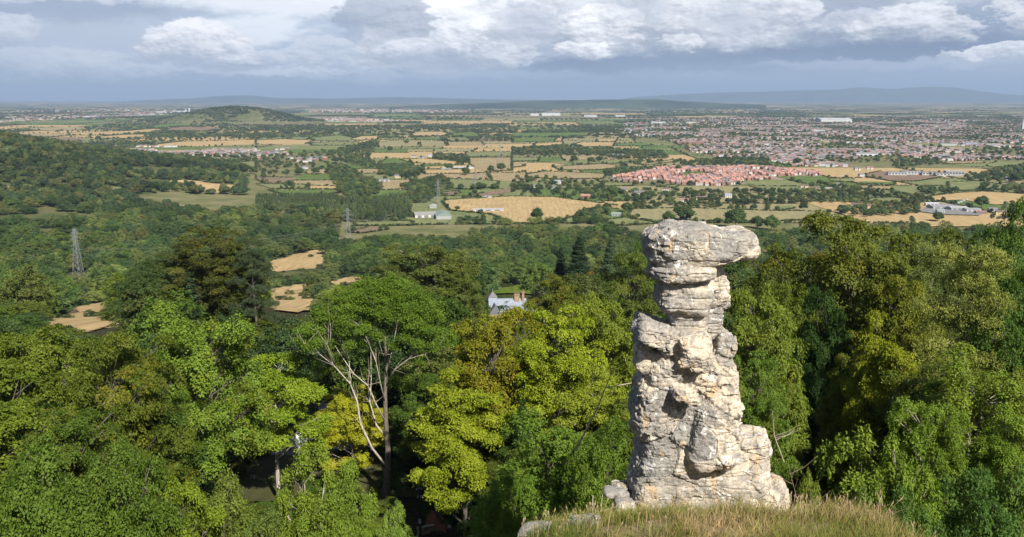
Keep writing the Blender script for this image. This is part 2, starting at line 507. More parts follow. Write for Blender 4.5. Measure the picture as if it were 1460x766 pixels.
def make_conifer(seed, H=22., R=4.2, whorls=26, per=9, leaf=.3, tufts=16, droop=.35, base=.08, dens=14):
    g = np.random.default_rng(seed)
    Cs, Ns, Al, st = [], [], [], []
    mb = MB(); mb.tube([(0, 0, -2), (0, 0, H * .5), (0, 0, H * .98)], [.32, .2, .03], 7)
    for w in range(whorls):
        f = w / (whorls - 1)
        z = H * (base + (1 - base) * f)
        rad = R * (1 - f) ** .85 + .25
        for k in range(per):
            a = g.uniform(0, 6.283); L = rad * g.uniform(.75, 1.1)
            dirn = np.array((math.cos(a), math.sin(a), 0))
            e = dirn * L + np.array((0, 0, z - droop * L + .25 * L * L / max(R, 1) * .4))
            s0 = np.array((0, 0, z))
            mb.tube([s0, (s0 + e) / 2 + np.array((0, 0, .05 * L)), e], [.05, .035, .012], 4, False)
            tt = np.sqrt(g.uniform(.04, 1, tufts))
            tn = g.uniform(0, 1)
            for t in tt:
                c = s0 + (e - s0) * t
                side = np.array((-dirn[1], dirn[0], 0)) * g.normal(size=(dens, 1)) * .28 * L * (.35 + .65 * (1 - t) + .2)
                cc = c + side + g.normal(size=(dens, 3)) * np.array((.1, .1, .12)) - np.array((0, 0, .25)) * np.abs(g.normal(size=(dens, 1)))
                Cs.append(cc); Ns.append(np.array((0, 0, 1.)) + g.normal(size=(dens, 3)) * .4 + dirn * .3); Al.append(np.tile(dirn, (dens, 1)) + side * .6); st.append(np.full(dens, tn))
    C = np.concatenate(Cs); N = np.concatenate(Ns); A = np.concatenate(Al); tn = np.concatenate(st); n = len(C)
    v, q = leaf_quads(C, N, leaf * g.uniform(.8, 1.4, n), leaf * .42, g, unit(A))
    cr = mesh_np('crown', v, q, NEEDLE, False, {'tint': np.clip(tn * .5 + g.uniform(0, .5, n), 0, 1), 'aut': g.uniform(0, .6, n)})
    return dict(trunk=mb.mesh('trunk', BARK, True), crown=cr, H=H, R=R * 1.05)

def make_layered(seed, H=20., R=7., plates=26, tufts=80, dens=36):
    """a pine or cedar of flat foliage plates"""
    g = np.random.default_rng(seed)
    mb = MB(); mb.tube([(0, 0, -2), (.2, .1, H * .3), (-.2, .2, H * .62), (.2, 0, H * .95)], [.4, .34, .22, .05], 8)
    Cs, Ns, Ts = [], [], []
    for k in range(plates):
        f = (k + .5) / plates
        z = H * (.3 + .68 * f); rad = R * (1 - .62 * f) * g.uniform(.55, 1.0)
        a = k * 2.4 + g.normal() * .3
        e = np.array((math.cos(a) * rad, math.sin(a) * rad, z + g.uniform(-.2, .8)))
        mb.tube([(0, 0, z - rad * .25), e * .55 + np.array((0, 0, .45 * (z - rad * .1))), e], [.12, .08, .03], 5, False)
        pr = R * g.uniform(.24, .40)
        th = g.uniform(0, 6.283, tufts); r = np.sqrt(g.uniform(0, 1, tufts)) * pr
        c = e + np.stack([np.cos(th) * r, np.sin(th) * r, g.normal(size=tufts) * .22 - r * r / pr * .22], 1)
        cc = c[:, None] + g.normal(size=(tufts, dens, 3)) * np.array((.26, .26, .11))
        Cs.append(cc.reshape(-1, 3)); Ns.append(np.array((0, 0, 1.)) + g.normal(size=(tufts * dens, 3)) * .5); Ts.append(np.repeat(g.uniform(0, 1, tufts), dens) * .6 + g.uniform(0, 1) * .3)
    C = np.concatenate(Cs); N = np.concatenate(Ns); t = np.concatenate(Ts); n = len(C)
    v, q = leaf_quads(C, N, .2 * g.uniform(.8, 1.4, n), .08, g)
    cr = mesh_np('crown', v, q, NEEDLE, False, {'tint': np.clip(t + g.uniform(0, .15, n), 0, 1), 'aut': g.uniform(0, .6, n)})
    return dict(trunk=mb.mesh('trunk', BARK, True), crown=cr, H=H, R=R * 1.15)

K = {}
# near kinds: leaf by leaf
K['beech'] = [make_broadleaf(s, 24, 7.6, .14, 92, 23, 36, .225, .82, flat=.85, droop=.28, gap=.26, narrow=.42, lobe_sz=(.15, .27)) for s in (11, 12, 13)]
K['ash'] = [make_broadleaf(s, 24, 7.2, .26, 54, 30, 40, .215, .62, flat=.35, lobe_sz=(.16, .28), gap=.3, narrow=.8, droop=.28) for s in (21, 22)]
K['sycamore'] = [make_broadleaf(s, 20, 7.5, .12, 32, 50, 32, .28, .8, flat=.7, lobe_sz=(.3, .44), gap=.18, droop=.2) for s in (31, 32)]
K['maple'] = [make_broadleaf(s, 22, 6.6, .16, 84, 21, 36, .225, .85, flat=.9, lobe_sz=(.15, .27), gap=.3, narrow=.34, droop=.22, top=.35) for s in (41, 42)]
K['standard'] = [make_broadleaf(s, 22, 7.0, .36, 44, 36, 34, .26, .8, flat=.7, lobe_sz=(.2, .34), gap=.22, droop=.25, narrow=.55) for s in (35, 36)]
K['shrub'] = [make_broadleaf(s, 7, 3.6, .05, 26, 32, 32, .17, .5, flat=.5, lobe_sz=(.26, .4), gap=.3, low=-.9, trunk_r=.09) for s in (51, 52)]
K['sapling'] = [make_broadleaf(s, 9, 3.2, .1, 30, 22, 34, .18, .5, flat=.4, lobe_sz=(.14, .26), gap=.4, low=-.9, trunk_r=.1, droop=.3) for s in (56, 57)]
K['pine'] = [make_layered(61), make_layered(62)]
K['spruce'] = [make_conifer(71), make_conifer(72, R=3.4)]
# mid-distance kinds
K['mid_broadleaf'] = [make_broadleaf(s, 20, 7.2, .1, 30, 20, 18, .50, 1.0, flat=.6, gap=.22, limb=False, lobe_sz=(.26, .42)) for s in (81, 82, 83, 84)]
K['mid_conifer'] = [make_conifer(91, 20, 4.6, 16, 7, .7, 5, dens=6)]
K['mid_bush'] = [make_broadleaf(s, 5, 3.2, .02, 16, 14, 16, .38, .7, gap=.25, limb=False, low=-.95, trunk_r=.08) for s in (95, 96)]

def make_far(seed, H, R, nleaf=460, leaf=1.05, base=.05, top=.2, lobes=7):
    """a crown of several leaf-clump lobes, each round a small core"""
    g = np.random.default_rng(seed)
    bm = bmesh.new(); bmesh.ops.create_icosphere(bm, subdivisions=1, radius=1)
    co = np.array([v.co[:] for v in bm.verts]); fs = np.array([[v.index for v in f.verts] for f in bm.faces]); bm.free()
    zc = H * (base + (1 - base) * .5); hz = H * (1 - base) * .5
    V, Fc, tint = [], [], []
    D = np.concatenate([crown_dirs(lobes, g, -.6), [[0, 0, 0.15]]])
    for d in D:
        k = g.uniform(.45, .72)
        wid = 1 - top * max(d[2], 0) ** 1.5
        c = np.array((d[0] * R * k * wid, d[1] * R * k * wid, zc + d[2] * hz * k)); r = np.array((R, R, hz * .95)) * (g.uniform(.36, .56) if abs(d).sum() > .2 else .62)
        lt = g.uniform(0, 1)
        n = sum(len(a) for a in V)
        V.append(c + co * r * .86); Fc += [tuple(f + n) for f in fs]; tint += [lt * .4] * len(fs)
        m = nleaf // (lobes + 1)
        q = crown_dirs(m, g, -.8)
        p = c + q * r * (g.uniform(.85, 1.12, (m, 1)) + .18 * fbm(q * 2.2 + seed + d, 2)[:, None])
        v2, f2 = leaf_quads(p, unit(q + g.normal(size=q.shape) * .5 + (0, 0, .3)), leaf * g.uniform(.6, 1.4, m), leaf * .8 * g.uniform(.6, 1.3, m), g)
        n = sum(len(a) for a in V)
        V.append(v2); Fc += [tuple(f + n) for f in f2]; tint += list(np.clip(.15 + lt * .5 + g.uniform(0, .4, m), 0, 1))
    me = bpy.data.meshes.new('crown'); me.from_pydata(np.concatenate(V), [], Fc)
    for nme, a in (('tint', np.array(tint)), ('aut', g.uniform(0, 1, len(Fc)))):
        t_ = me.attributes.new(nme, 'FLOAT', 'FACE'); t_.data.foreach_set('value', a.astype(np.float32))
    me.materials.append(LEAF)
    mb = MB(); mb.tube([(0, 0, -1.5), (0, 0, H * .5)], [.35, .2], 5)
    return dict(trunk=mb.mesh('trunk', BARK, True), crown=me, H=H, R=R)
K['far_broadleaf'] = [make_far(s, 14, 6.5, lobes=n) for s, n in ((101, 6), (102, 8), (103, 10), (104, 5), (105, 9), (106, 7))]
K['far_poplar'] = [make_far(111, 19, 3.0, 300, .95, .03, .35, 6), make_far(112, 18, 2.8, 300, .95, .03, .35, 6)]
K['far_bush'] = [make_far(121, 4, 4.0, 160, .9, 0, 0, 5)]
# ------------------------------------------------------------------ planting
BARK_C = {'grey': (.11, .097, .08), 'dark': (.07, .058, .045), 'pale': (.36, .32, .27), 'red': (.15, .085, .055)}
KIND_NAME = {'beech': 'beech_tree', 'ash': 'ash_tree', 'sycamore': 'sycamore_tree', 'standard': 'sycamore_tree', 'maple': 'maple_tree', 'shrub': 'shrub', 'sapling': 'sapling',
             'pine': 'pine_tree', 'spruce': 'conifer_tree', 'mid_broadleaf': 'woodland_tree', 'mid_conifer': 'conifer_tree', 'mid_bush': 'bush',
             'far_broadleaf': 'broadleaf_tree', 'far_poplar': 'poplar_tree', 'far_bush': 'bush'}
def plant(kind, x, y, h, r, col, aut, label, cat='tree', group=None, v=None, bark='grey', rz=None, name=None, z=None):
    ps = K[kind]; p = ps[(v if v is not None else int(rng.integers(0, 1000))) % len(ps)]
    z = ter1(x, y) if z is None else z
    t = empty(name or KIND_NAME[kind], (x, y, z), rng.uniform(0, 6.283) if rz is None else rz, (r / p['R'], r / p['R'], h / p['H']), label=label, cat=cat, group=group)
    link('trunk', p['trunk'], t, color=(*BARK_C[bark], 1))
    link('crown', p['crown'], t, color=(*col, aut))
    return t

def near(kind, xc, ytop, wpx, d, col, aut, label, **k):
    p = at(xc, ytop, d)
    z = ter1(p[0], p[1])
    h = max(p[2] - z, 3)
    return plant(kind, p[0], p[1], h * 1.02, wpx * d / F / 2 / cP, col, aut, label, **k)

MID = (.064, .104, .008); BRI = (.115, .165, .008); YG = (.140, .178, .006); LIME = (.230, .240, .008); DK = (.032, .058, .009)
OLV = (.076, .102, .008); GOLD = (.150, .125, .015); PALE = (.108, .145, .018); DOL = (.055, .068, .014)
NEAR = [
 # left
 ('beech', 30, 436, 260, 74, OLV, .18, 'large olive beech with rust tinted sprays at the left end of the near wood'),
 ('beech', 150, 462, 210, 64, OLV, .36, 'rust brown tinged beech between the olive beech and the bright ash'),
 ('beech', 95, 560, 200, 52, (.052, .086, .008), .35, 'lower green beech hanging below the rust tinged beech'),
 ('ash', 268, 434, 235, 86, (.105, .165, .015), .30, 'bright light green ash with forked grey limbs near the straw field on the left'),
 ('ash', 205, 540, 150, 70, (.056, .098, .008), .35, 'mid green ash in front of the bright light green ash'),
 ('beech', 405, 452, 130, 164, OLV, .30, 'olive topped beech between the bright ash and the white limbed tree'),
 ('standard', 388, 515, 170, 130, BRI, .05, 'spreading green sycamore on a bare pale trunk before the white cottage'),
 ('maple', 500, 545, 120, 138, LIME, .10, 'lime yellow maple glowing behind the white limbed tree'),
 ('sycamore', 610, 560, 110, 140, DK, .0, 'dark green sycamore between the white limbed tree and the golden beech'),
 ('maple', 560, 590, 90, 146, BRI, .05, 'bright green maple low behind the pale forked trunk'),
 ('beech', 704, 428, 200, 100, (.145, .158, .007), .52, 'golden rust topped beech below the slate roofed house'),
 ('maple', 660, 520, 170, 94, (.150, .185, .007), .16, 'yellow tiered beech boughs beneath the golden rust topped beech', ),
 ('maple', 662, 660, 80, 124, (.21, .22, .012), .15, 'low yellow bush of the bank behind the utility pole'),
 ('spruce', 622, 640, 56, 124, DK, .0, 'dark yew like evergreen beside the utility pole'),
 ('shrub', 655, 690, 70, 121, DK, .0, 'dark evergreen bush above the wooden fence'),
 ('beech', 800, 440, 190, 96, YG, .25, 'yellow green beech left of the rock pinnacle'),
 ('beech', 865, 405, 170, 104, (.115, .150, .012), .28, 'tall yellow green beech right behind the left shoulder of the pinnacle'),
 ('maple', 845, 520, 170, 84, (.150, .180, .012), .10, 'bright yellow green tiered tree against the left side of the pinnacle'),
 ('beech', 905, 350, 130, 150, (.075, .105, .014), .25, 'olive green beech behind the cap of the pinnacle'),
 ('beech', 800, 380, 90, 190, OLV, .45, 'small olive and rust crown right of the slate roofed house'),
 ('spruce', 745, 575, 90, 88, DK, 0, 'dark green evergreen between the golden beech and the leafy sycamore'),
 ('sycamore', 780, 612, 225, 47, (.070, .116, .010), .08, 'broad leafy sycamore rising under the cliff left of the pinnacle'),
 ('sycamore', 865, 628, 130, 42, (.080, .128, .010), .10, 'smaller leafy sycamore touching the foot of the pinnacle'),
 ('sycamore', 735, 690, 120, 44, (.080, .138, .010), .05, 'leafy sycamore bush nearest the wooden fence'),
 ('sapling', 315, 672, 110, 50, PALE, .12, 'pale ash sapling with a bare grey stem left of the shaded lawn'),
 ('sapling', 428, 655, 120, 52, (.118, .165, .013), .05, 'feathery pale green sapling before the white cottage'),
 ('shrub', 488, 676, 100, 54, (.095, .142, .012), .08, 'rounded pale green bush below the lime yellow maple'),
 ('shrub', 560, 722, 60, 62, (.110, .165, .022), .05, 'small bright bush left of the utility pole'),
 ('shrub', 455, 715, 120, 46, (.095, .140, .012), .10, 'low pale bush under the feathery sapling'),
 ('sapling', 255, 690, 110, 47, BRI, .25, 'yellowish green sapling under the bright ash'),
 ('shrub', 60, 640, 170, 44, (.056, .094, .009), .12, 'bright green bush at the bottom of the left wood'),
 ('shrub', 180, 660, 150, 45, (.058, .094, .009), .15, 'green hazel bush under the rust tinged beech'),
 ('shrub', 370, 735, 100, 45, (.09, .13, .02), .1, 'low leafy bush at the edge of the shaded lawn'),
 # right
 ('beech', 1095, 392, 165, 66, (.100, .135, .013), .30, 'bright drooping beech right of the pinnacle neck'),
 ('beech', 1080, 500, 130, 56, (.085, .140, .014), .15, 'green hanging beech curtain right of the pinnacle shaft'),
 ('beech', 1225, 296, 250, 88, (.078, .096, .010), .28, 'tallest dark olive beech breaking the field line right of the pinnacle'),
 ('beech', 1120, 345, 130, 104, (.068, .090, .010), .22, 'dark olive beech between the pinnacle cap and the tallest beech'),
 ('beech', 706, 434, 96, 112, (.135, .150, .008), .45, 'low golden crown left before the slate roofed house'),
 ('beech', 736, 428, 96, 118, (.120, .150, .008), .34, 'small golden green crown right before the slate roofed house'),
 ('standard', 1178, 420, 105, 78, (.028, .060, .009), .0, 'dark blue green sycamore below the tallest beech'),
 ('maple', 1268, 438, 150, 62, (.165, .190, .007), .12, 'golden yellow tiered beech right of the dark gap'),
 ('maple', 1215, 500, 110, 66, (.110, .130, .013), .20, 'yellow green tiered boughs over the dark gap'),
 ('beech', 1295, 360, 140, 78, (.105, .120, .010), .22, 'olive gold beech in front of the tallest beech'),
 ('pine', 1392, 345, 210, 66, (.145, .165, .030), .10, 'yellow green pine of flat layered plates on the right'),
 ('pine', 1330, 345, 140, 80, (.100, .125, .030), .05, 'smaller layered pine beside the flat plated pine'),
 ('beech', 1340, 308, 130, 112, (.070, .090, .015), .30, 'olive beech under the dry field right of the tallest beech'),
 ('sycamore', 1440, 330, 130, 96, (.046, .084, .009), .0, 'deep green tree above the layered pines'),
 ('beech', 1410, 322, 110, 120, (.05, .085, .015), .1, 'mid green beech behind the layered pines'),
 ('ash', 1395, 500, 230, 52, (.112, .160, .012), .10, 'pale green ash with crooked white limbs'),
 ('ash', 1345, 560, 160, 45, (.096, .148, .011), .08, 'light green ash crown below the crooked white limbs'),
 ('ash', 1455, 575, 150, 43, (.092, .142, .010), .08, 'light green ash crown over the bottom right bushes'),
 ('sycamore', 1440, 440, 150, 66, (.040, .082, .009), .0, 'dark green sycamore between the layered pine and the pale ash'),
 ('sapling', 1235, 610, 150, 38, (.115, .168, .012), .12, 'feathery light green sapling right of the dark gap'),
 ('sapling', 1305, 640, 120, 36, (.098, .152, .011), .05, 'leafy sapling with a thin white stem'),
 ('shrub', 1150, 676, 60, 30, (.130, .170, .020), .10, 'small yellow green bush at the right foot of the pinnacle'),
 ('shrub', 1380, 690, 150, 36, (.045, .09, .014), .0, 'dark green bush at the bottom right below the ash'),
 ('shrub', 1300, 715, 110, 33, (.060, .11, .016), .05, 'green bramble bush behind the dry seed heads'),
 ('shrub', 1445, 668, 110, 38, (.07, .125, .018), .05, 'bright green bush in the bottom right corner of the wood'),
 ('shrub', 1235, 700, 110, 34, (.075, .115, .018), .1, 'mid green bush between the pinnacle foot and the brambles'),
 ('beech', 1298, 322, 170, 104, (.082, .104, .009), .24, 'broad olive green beech between the tallest beech and the deep green tree'),
 ('beech', 1180, 322, 120, 98, (.070, .094, .009), .22, 'olive green beech leaning on the left side of the tallest beech'),
 ('beech', 1372, 326, 140, 106, (.074, .108, .009), .14, 'rounded green beech left of the deep green tree above the pines'),
 ('beech', 1140, 372, 130, 84, (.088, .120, .009), .2, 'fresh green beech right of the pinnacle cap'),
 # middle distance
 ('beech', 250, 352, 130, 196, (.050, .066, .015), .30, 'dark olive beech on the left of the tall clump before the straw fields'),
 ('beech', 312, 322, 140, 196, (.062, .074, .013), .34, 'highest beech of the tall clump before the straw fields'),
 ('pine', 358, 345, 80, 190, (.042, .060, .026), .0, 'grey green cedar at the right of the tall clump'),
 ('sycamore', 210, 385, 90, 190, (.045, .075, .018), .1, 'rounded green tree at the left foot of the tall clump'),
 ('beech', 612, 336, 170, 205, (.066, .086, .015), .30, 'big olive beech rising behind the white limbed tree'),
 ('beech', 560, 372, 110, 190, (.060, .075, .015), .30, 'olive beech left beside the big olive beech'),
 ('beech', 655, 372, 80, 200, (.075, .100, .016), .2, 'green beech between the big olive beech and the slate roofed house'),
 ('spruce', 872, 342, 60, 330, (.070, .110, .050), .0, 'pale blue green conifer left of the pinnacle cap'),
 ('spruce', 826, 340, 62, 330, (.028, .050, .022), .0, 'dark conifer left of the pale blue green conifer'),
 ('spruce', 800, 355, 40, 345, (.026, .046, .02), .0, 'narrow dark conifer beside the wide dark conifer'),
 ('mid_broadleaf', 838, 388, 34, 300, (.15, .07, .015), .75, 'small orange brown tree below the dark conifer'),
 ('mid_broadleaf', 782, 392, 50, 300, (.095, .115, .050), .0, 'pale clipped round tree right of the slate roofed house'),
 ('mid_broadleaf', 930, 340, 70, 270, (.065, .12, .016), .0, 'bright green crown left behind the pinnacle cap'),
]
NEARPOS = []
for row in NEAR:
    kind, xc, yt, w, d, col, aut, lab = row
    t = near(kind, xc, yt, w, d, col, aut, lab, cat='bush' if kind == 'shrub' else 'sapling' if kind == 'sapling' else 'tree',
             bark='pale' if 'white' in lab or 'pale trunk' in lab else 'grey')
    NEARPOS.append((t.location.x, t.location.y, w * d / F / 2))
NEARPOS = np.array(NEARPOS + [(-19.4, 128.0, 11.0)])

# the tree of bare white limbs, limb by limb
def white_tree():
    d0 = 128.0
    b = at(551, 712, d0); z0 = ter1(b[0], b[1])
    root = empty('white_limbed_tree', (b[0], b[1], z0), label='tall tree with bare forked white limbs under a green canopy', cat='tree')
    g = np.random.default_rng(5)
    def P(x, y, dy=0.0): return Vector(at(x, y, d0 + dy)) - Vector((b[0], b[1], z0))
    tr = MB()
    tr.tube([P(551, 730), P(550, 700), P(553, 672), P(553, 640), P(550, 600), P(549, 560), P(551, 520), P(549, 480), P(553, 440)], [.62, .55, .5, .42, .36, .3, .24, .16, .05], 9)
    tr.build('trunk', BARK, root, True, (.15, .128, .10, 1))
    paths = [([(553, 668, 0), (530, 640, -1), (515, 605, -1.5), (507, 570, -1), (500, 548, -1), (478, 520, -2), (455, 503, -2.5), (434, 490, -3)], .36),
             ([(500, 548, -1), (496, 515, .5), (484, 490, 1), (476, 462, 1.5)], .17),
             ([(478, 520, -2), (470, 494, -3), (452, 474, -3)], .12),
             ([(455, 503, -2.5), (440, 505, -2), (424, 498, -1)], .09),
             ([(551, 604, 0), (534, 575, -1.5), (524, 550, -2), (505, 532, -2.5), (488, 510, -2), (470, 480, -1)], .24),
             ([(552, 625, 0), (538, 606, 1.5), (528, 575, 2.5), (531, 540, 3), (528, 500, 3), (530, 470, 3)], .26),
             ([(549, 575, 0), (541, 545, -2), (535, 515, -2.5), (526, 492, -3), (518, 470, -3)], .18),
             ([(550, 552, 0), (562, 528, -2), (585, 512, -3), (606, 506, -3.5), (622, 500, -4)], .20),
             ([(585, 512, -3), (594, 496, -3), (600, 478, -2)], .1),
             ([(550, 540, 0), (558, 505, -3), (566, 470, -3), (570, 445, -2)], .15),
             ([(551, 520, 0), (540, 490, -2), (536, 455, -2)], .12), ([(551, 505, 0), (562, 480, 1), (574, 462, 1)], .1),
             ([(496, 515, .5), (510, 492, 0), (516, 465, 0)], .1), ([(470, 494, -3), (474, 474, -3), (470, 455, -2)], .08)]
    for pts, r in paths:
        m = MB(); pp = [P(*q) for q in pts]
        pp = [p + Vector(g.normal(size=3) * (.0 if i == 0 else .12)) for i, p in enumerate(pp)]
        m.tube(pp, list(np.linspace(r * .58, .025, len(pp))), 7)
        for i in range(1, len(pp)):
            for s in range(4):
                dirn = (pp[i] - pp[i - 1]).normalized()
                e = pp[i] + dirn * g.uniform(.3, 2.2) + Vector(g.normal(size=3) * .95) + Vector((0, 0, .8))
                m.tube([pp[i], pp[i].lerp(e, .5) + Vector(g.normal(size=3) * .12), e], [.035, .022, .008], 4, False)
        m.build('limb', BARK, root, True, (.42, .37, .30, 1))
    # canopy: clumps carried over and behind the limbs
    C, N, T, A = [], [], [], []
    def clump(x, y, dy, rr, n):
        c = np.array(P(x, y, dy)) 
        d = unit(g.normal(size=(n, 3)) + (0, -.25, .3))
        p = c + d * rr * g.uniform(.5, 1.05, (n, 1)) * (1, 1, .75)
        lt = g.uniform(0, 1)
        for q, dd in zip(p, d):
            m = 60
            o = g.normal(size=(m, 3)) * (.42, .42, .22)
            C.append(q + o); N.append(dd * .4 + (0, 0, .8) + g.normal(size=(m, 3)) * .5); T.append(np.full(m, .5 * lt + .5 * g.uniform()))
    for x, y, dy, rr, n in [(540, 425, -1, 3.0, 80), (500, 432, -1, 2.8, 70), (585, 430, -1, 3.0, 80), (465, 450, -1, 2.3, 50), (612, 446, 0, 2.4, 50), (560, 412, 1, 3, 60), (520, 412, 2, 2.6, 50), (548, 448, -3, 1.6, 24), (492, 456, -3, 1.5, 22), (586, 456, -3.5, 1.6, 24), (446, 470, -2, 1.5, 22), (606, 470, -3, 1.3, 16), (520, 470, -3, 1.2, 14), (470, 488, -2, .9, 9), (452, 486, -3, .8, 8), (440, 496, -3, .8, 8), (428, 486, -2, .9, 8), (596, 490, -4, .9, 9), (618, 496, -4, .8, 8), (576, 482, -4, .8, 8), (500, 492, -3, .7, 6), (540, 478, -4, .8, 7), (560, 492, -4, .7, 5), (486, 470, -3, 1.0, 10), (514, 486, -1, .9, 8), (484, 508, 0, .8, 7),
                            (520, 452, 4, 3, 50), (600, 470, 5, 3, 50), (440, 478, 3, 2.2, 36), (632, 482, 4, 2.0, 30), (480, 478, 6, 2.8, 44), (560, 460, 6, 3, 44), (428, 505, 5, 1.7, 22),
                            (600, 505, 7, 2.6, 36), (455, 520, 7, 2.4, 30), (530, 500, 8, 3, 40), (574, 540, 8, 2.6, 34)]:
        clump(x, y, dy, rr, int(n * 1.5))
    C = np.concatenate(C); N = np.concatenate(N); T = np.concatenate(T); n = len(C)
    v, q = leaf_quads(C, N, .24 * g.uniform(.7, 1.3, n), .16, g)
    link('crown', mesh_np('crown', v, q, LEAF, False, {'tint': np.clip(T * .7 + g.uniform(0, .3, n), 0, 1), 'aut': g.uniform(0, 1, n)}), root, color=(.080, .135, .010, .1))
white_tree()

# ------------------------------------------------------------------ zones that must stay open to view
CLEAR = [(72, 436, 160, 464, 300), (388, 362, 460, 386, 1000), (386, 406, 440, 442, 650), (478, 396, 522, 405, 800), (697, 410, 756, 440, 276), (700, 404, 762, 422, 330),
         (380, 606, 482, 652, 150), (590, 694, 608, 766, 116), (596, 730, 664, 766, 120), (536, 520, 574, 712, 135), (430, 440, 620, 560, 131), (1150, 520, 1200, 640, 72), (364, 640, 386, 704, 130), (448, 610, 466, 660, 150), (100, 322, 124, 394, 870),
         (1262, 232, 1370, 262, 2180), (1318, 288, 1410, 307, 1440), (586, 290, 646, 313, 1424), (868, 240, 1160, 266, 1940), (906, 298, 1180, 322, 1230), (1330, 274, 1460, 291, 1500), (660, 282, 850, 306, 1400), (1235, 243, 1340, 262, 2000),
         (505, 314, 665, 332, 1240), (486, 298, 510, 338, 1225), (560, 640, 600, 690, 128)]
def proj(x, y, z):
    dx, dy, dz = x, y, z - EYE
    dep = dy * cP - dz * sP
    return CX + F * dx / dep, CY - F * (dy * sP + dz * cP) / dep, dep

def blocked(x, y, z, h, r):
    px, pb, dep = proj(x, y, z); _, pt, _ = proj(x, y, z + h)
    w = r * F / dep
    for x0, y0, x1, y1, dm in CLEAR:
        if y < dm - 1 and px + w > x0 and px - w < x1 and pb > y0 and pt < y1: return True
    return False

SKY_X = [-80, 0, 60, 75, 158, 170, 230, 380, 384, 470, 475, 530, 690, 696, 765, 770, 900, 925, 1040, 1100, 1220, 1340, 1400, 1540]
SKY_Y = [440, 450, 470, 470, 470, 430, 370, 370, 448, 448, 420, 375, 375, 445, 445, 395, 375, 350, 345, 350, 330, 335, 345, 345]
def skyline(px): return float(np.interp(px, SKY_X, SKY_Y))

def place_words(px, py, d):
    if d < 135:
        if px < 330: return 'among the near wood under the bright ash'
        if px < 640: return 'in the shade around the white cottage'
        if px < 960: return 'in the near wood left of the pinnacle'
        return 'in the near wood right of the pinnacle'
    if d < 350:
        if px < 230: return 'on the slope before the straw field on the left'
        if px < 480: return 'around the tall clump before the straw fields'
        if px < 690: return 'around the big olive beech'
        if px < 960: return 'on the slope around the slate roofed house'
        return 'behind the near wood right of the pinnacle'
    if d < 1200:
        if px < 250: return 'in the lower wood around the nearest pylon'
        if px < 520: return 'between the small straw fields below the pylons'
        if px < 760: return 'in the wood between the slate roofed house and the barns'
        if px < 1000: return 'in the wood between the slate roofed house and the straw field'
        return 'in the wood beyond the tallest beech'
    if px < 420 and py > 205: return 'on the wooded hillside behind the nearest pylon'
    if px < 520: return 'in the wood behind the lattice pylons'
    if py > 296: return 'near the grey farm barns' if px < 800 else ('in the dry field just beyond the pinnacle' if px < 1150 else 'around the grey industrial yard')
    if px < 740: return 'in the fields around the far pylons'
    if px < 1180: return 'around the new red roofed estate'
    return 'around the long white school'
def tone(col):
    r, g_, b = col
    if g_ < .062: return 'dark green'
    if r > g_ * .95: return 'rust tinted'
    if r > g_ * .80: return 'olive green'
    return 'mid green' if g_ < .105 else 'light green'

# fill of the wood between 60 m and 950 m
cand = []
for y0 in np.arange(62, 960, 1.0):
    pass
yy = 58.0
fill = []
while yy < 1230:
    sp = 8.5 if yy < 130 else 10.5 if yy < 350 else 15.5
    half = yy * .80 + 12
    for xx in np.arange(-half, half, sp):
        fill.append((xx + rng.uniform(-.42, .42) * sp, yy + rng.uniform(-.42, .42) * sp))
    yy += sp
FIELD_BIG = []      # ground polygons without trees, set by the field list further down
PALN = [(.052, .090, .009), (.078, .108, .009), (.042, .074, .009), (.095, .135, .010), (.066, .086, .010)]
PALM = [(.078, .095, .018), (.030, .056, .014), (.042, .072, .016), (.034, .060, .018), (.060, .090, .018), (.055, .070, .016), (.036, .064, .014), (.075, .105, .022)]
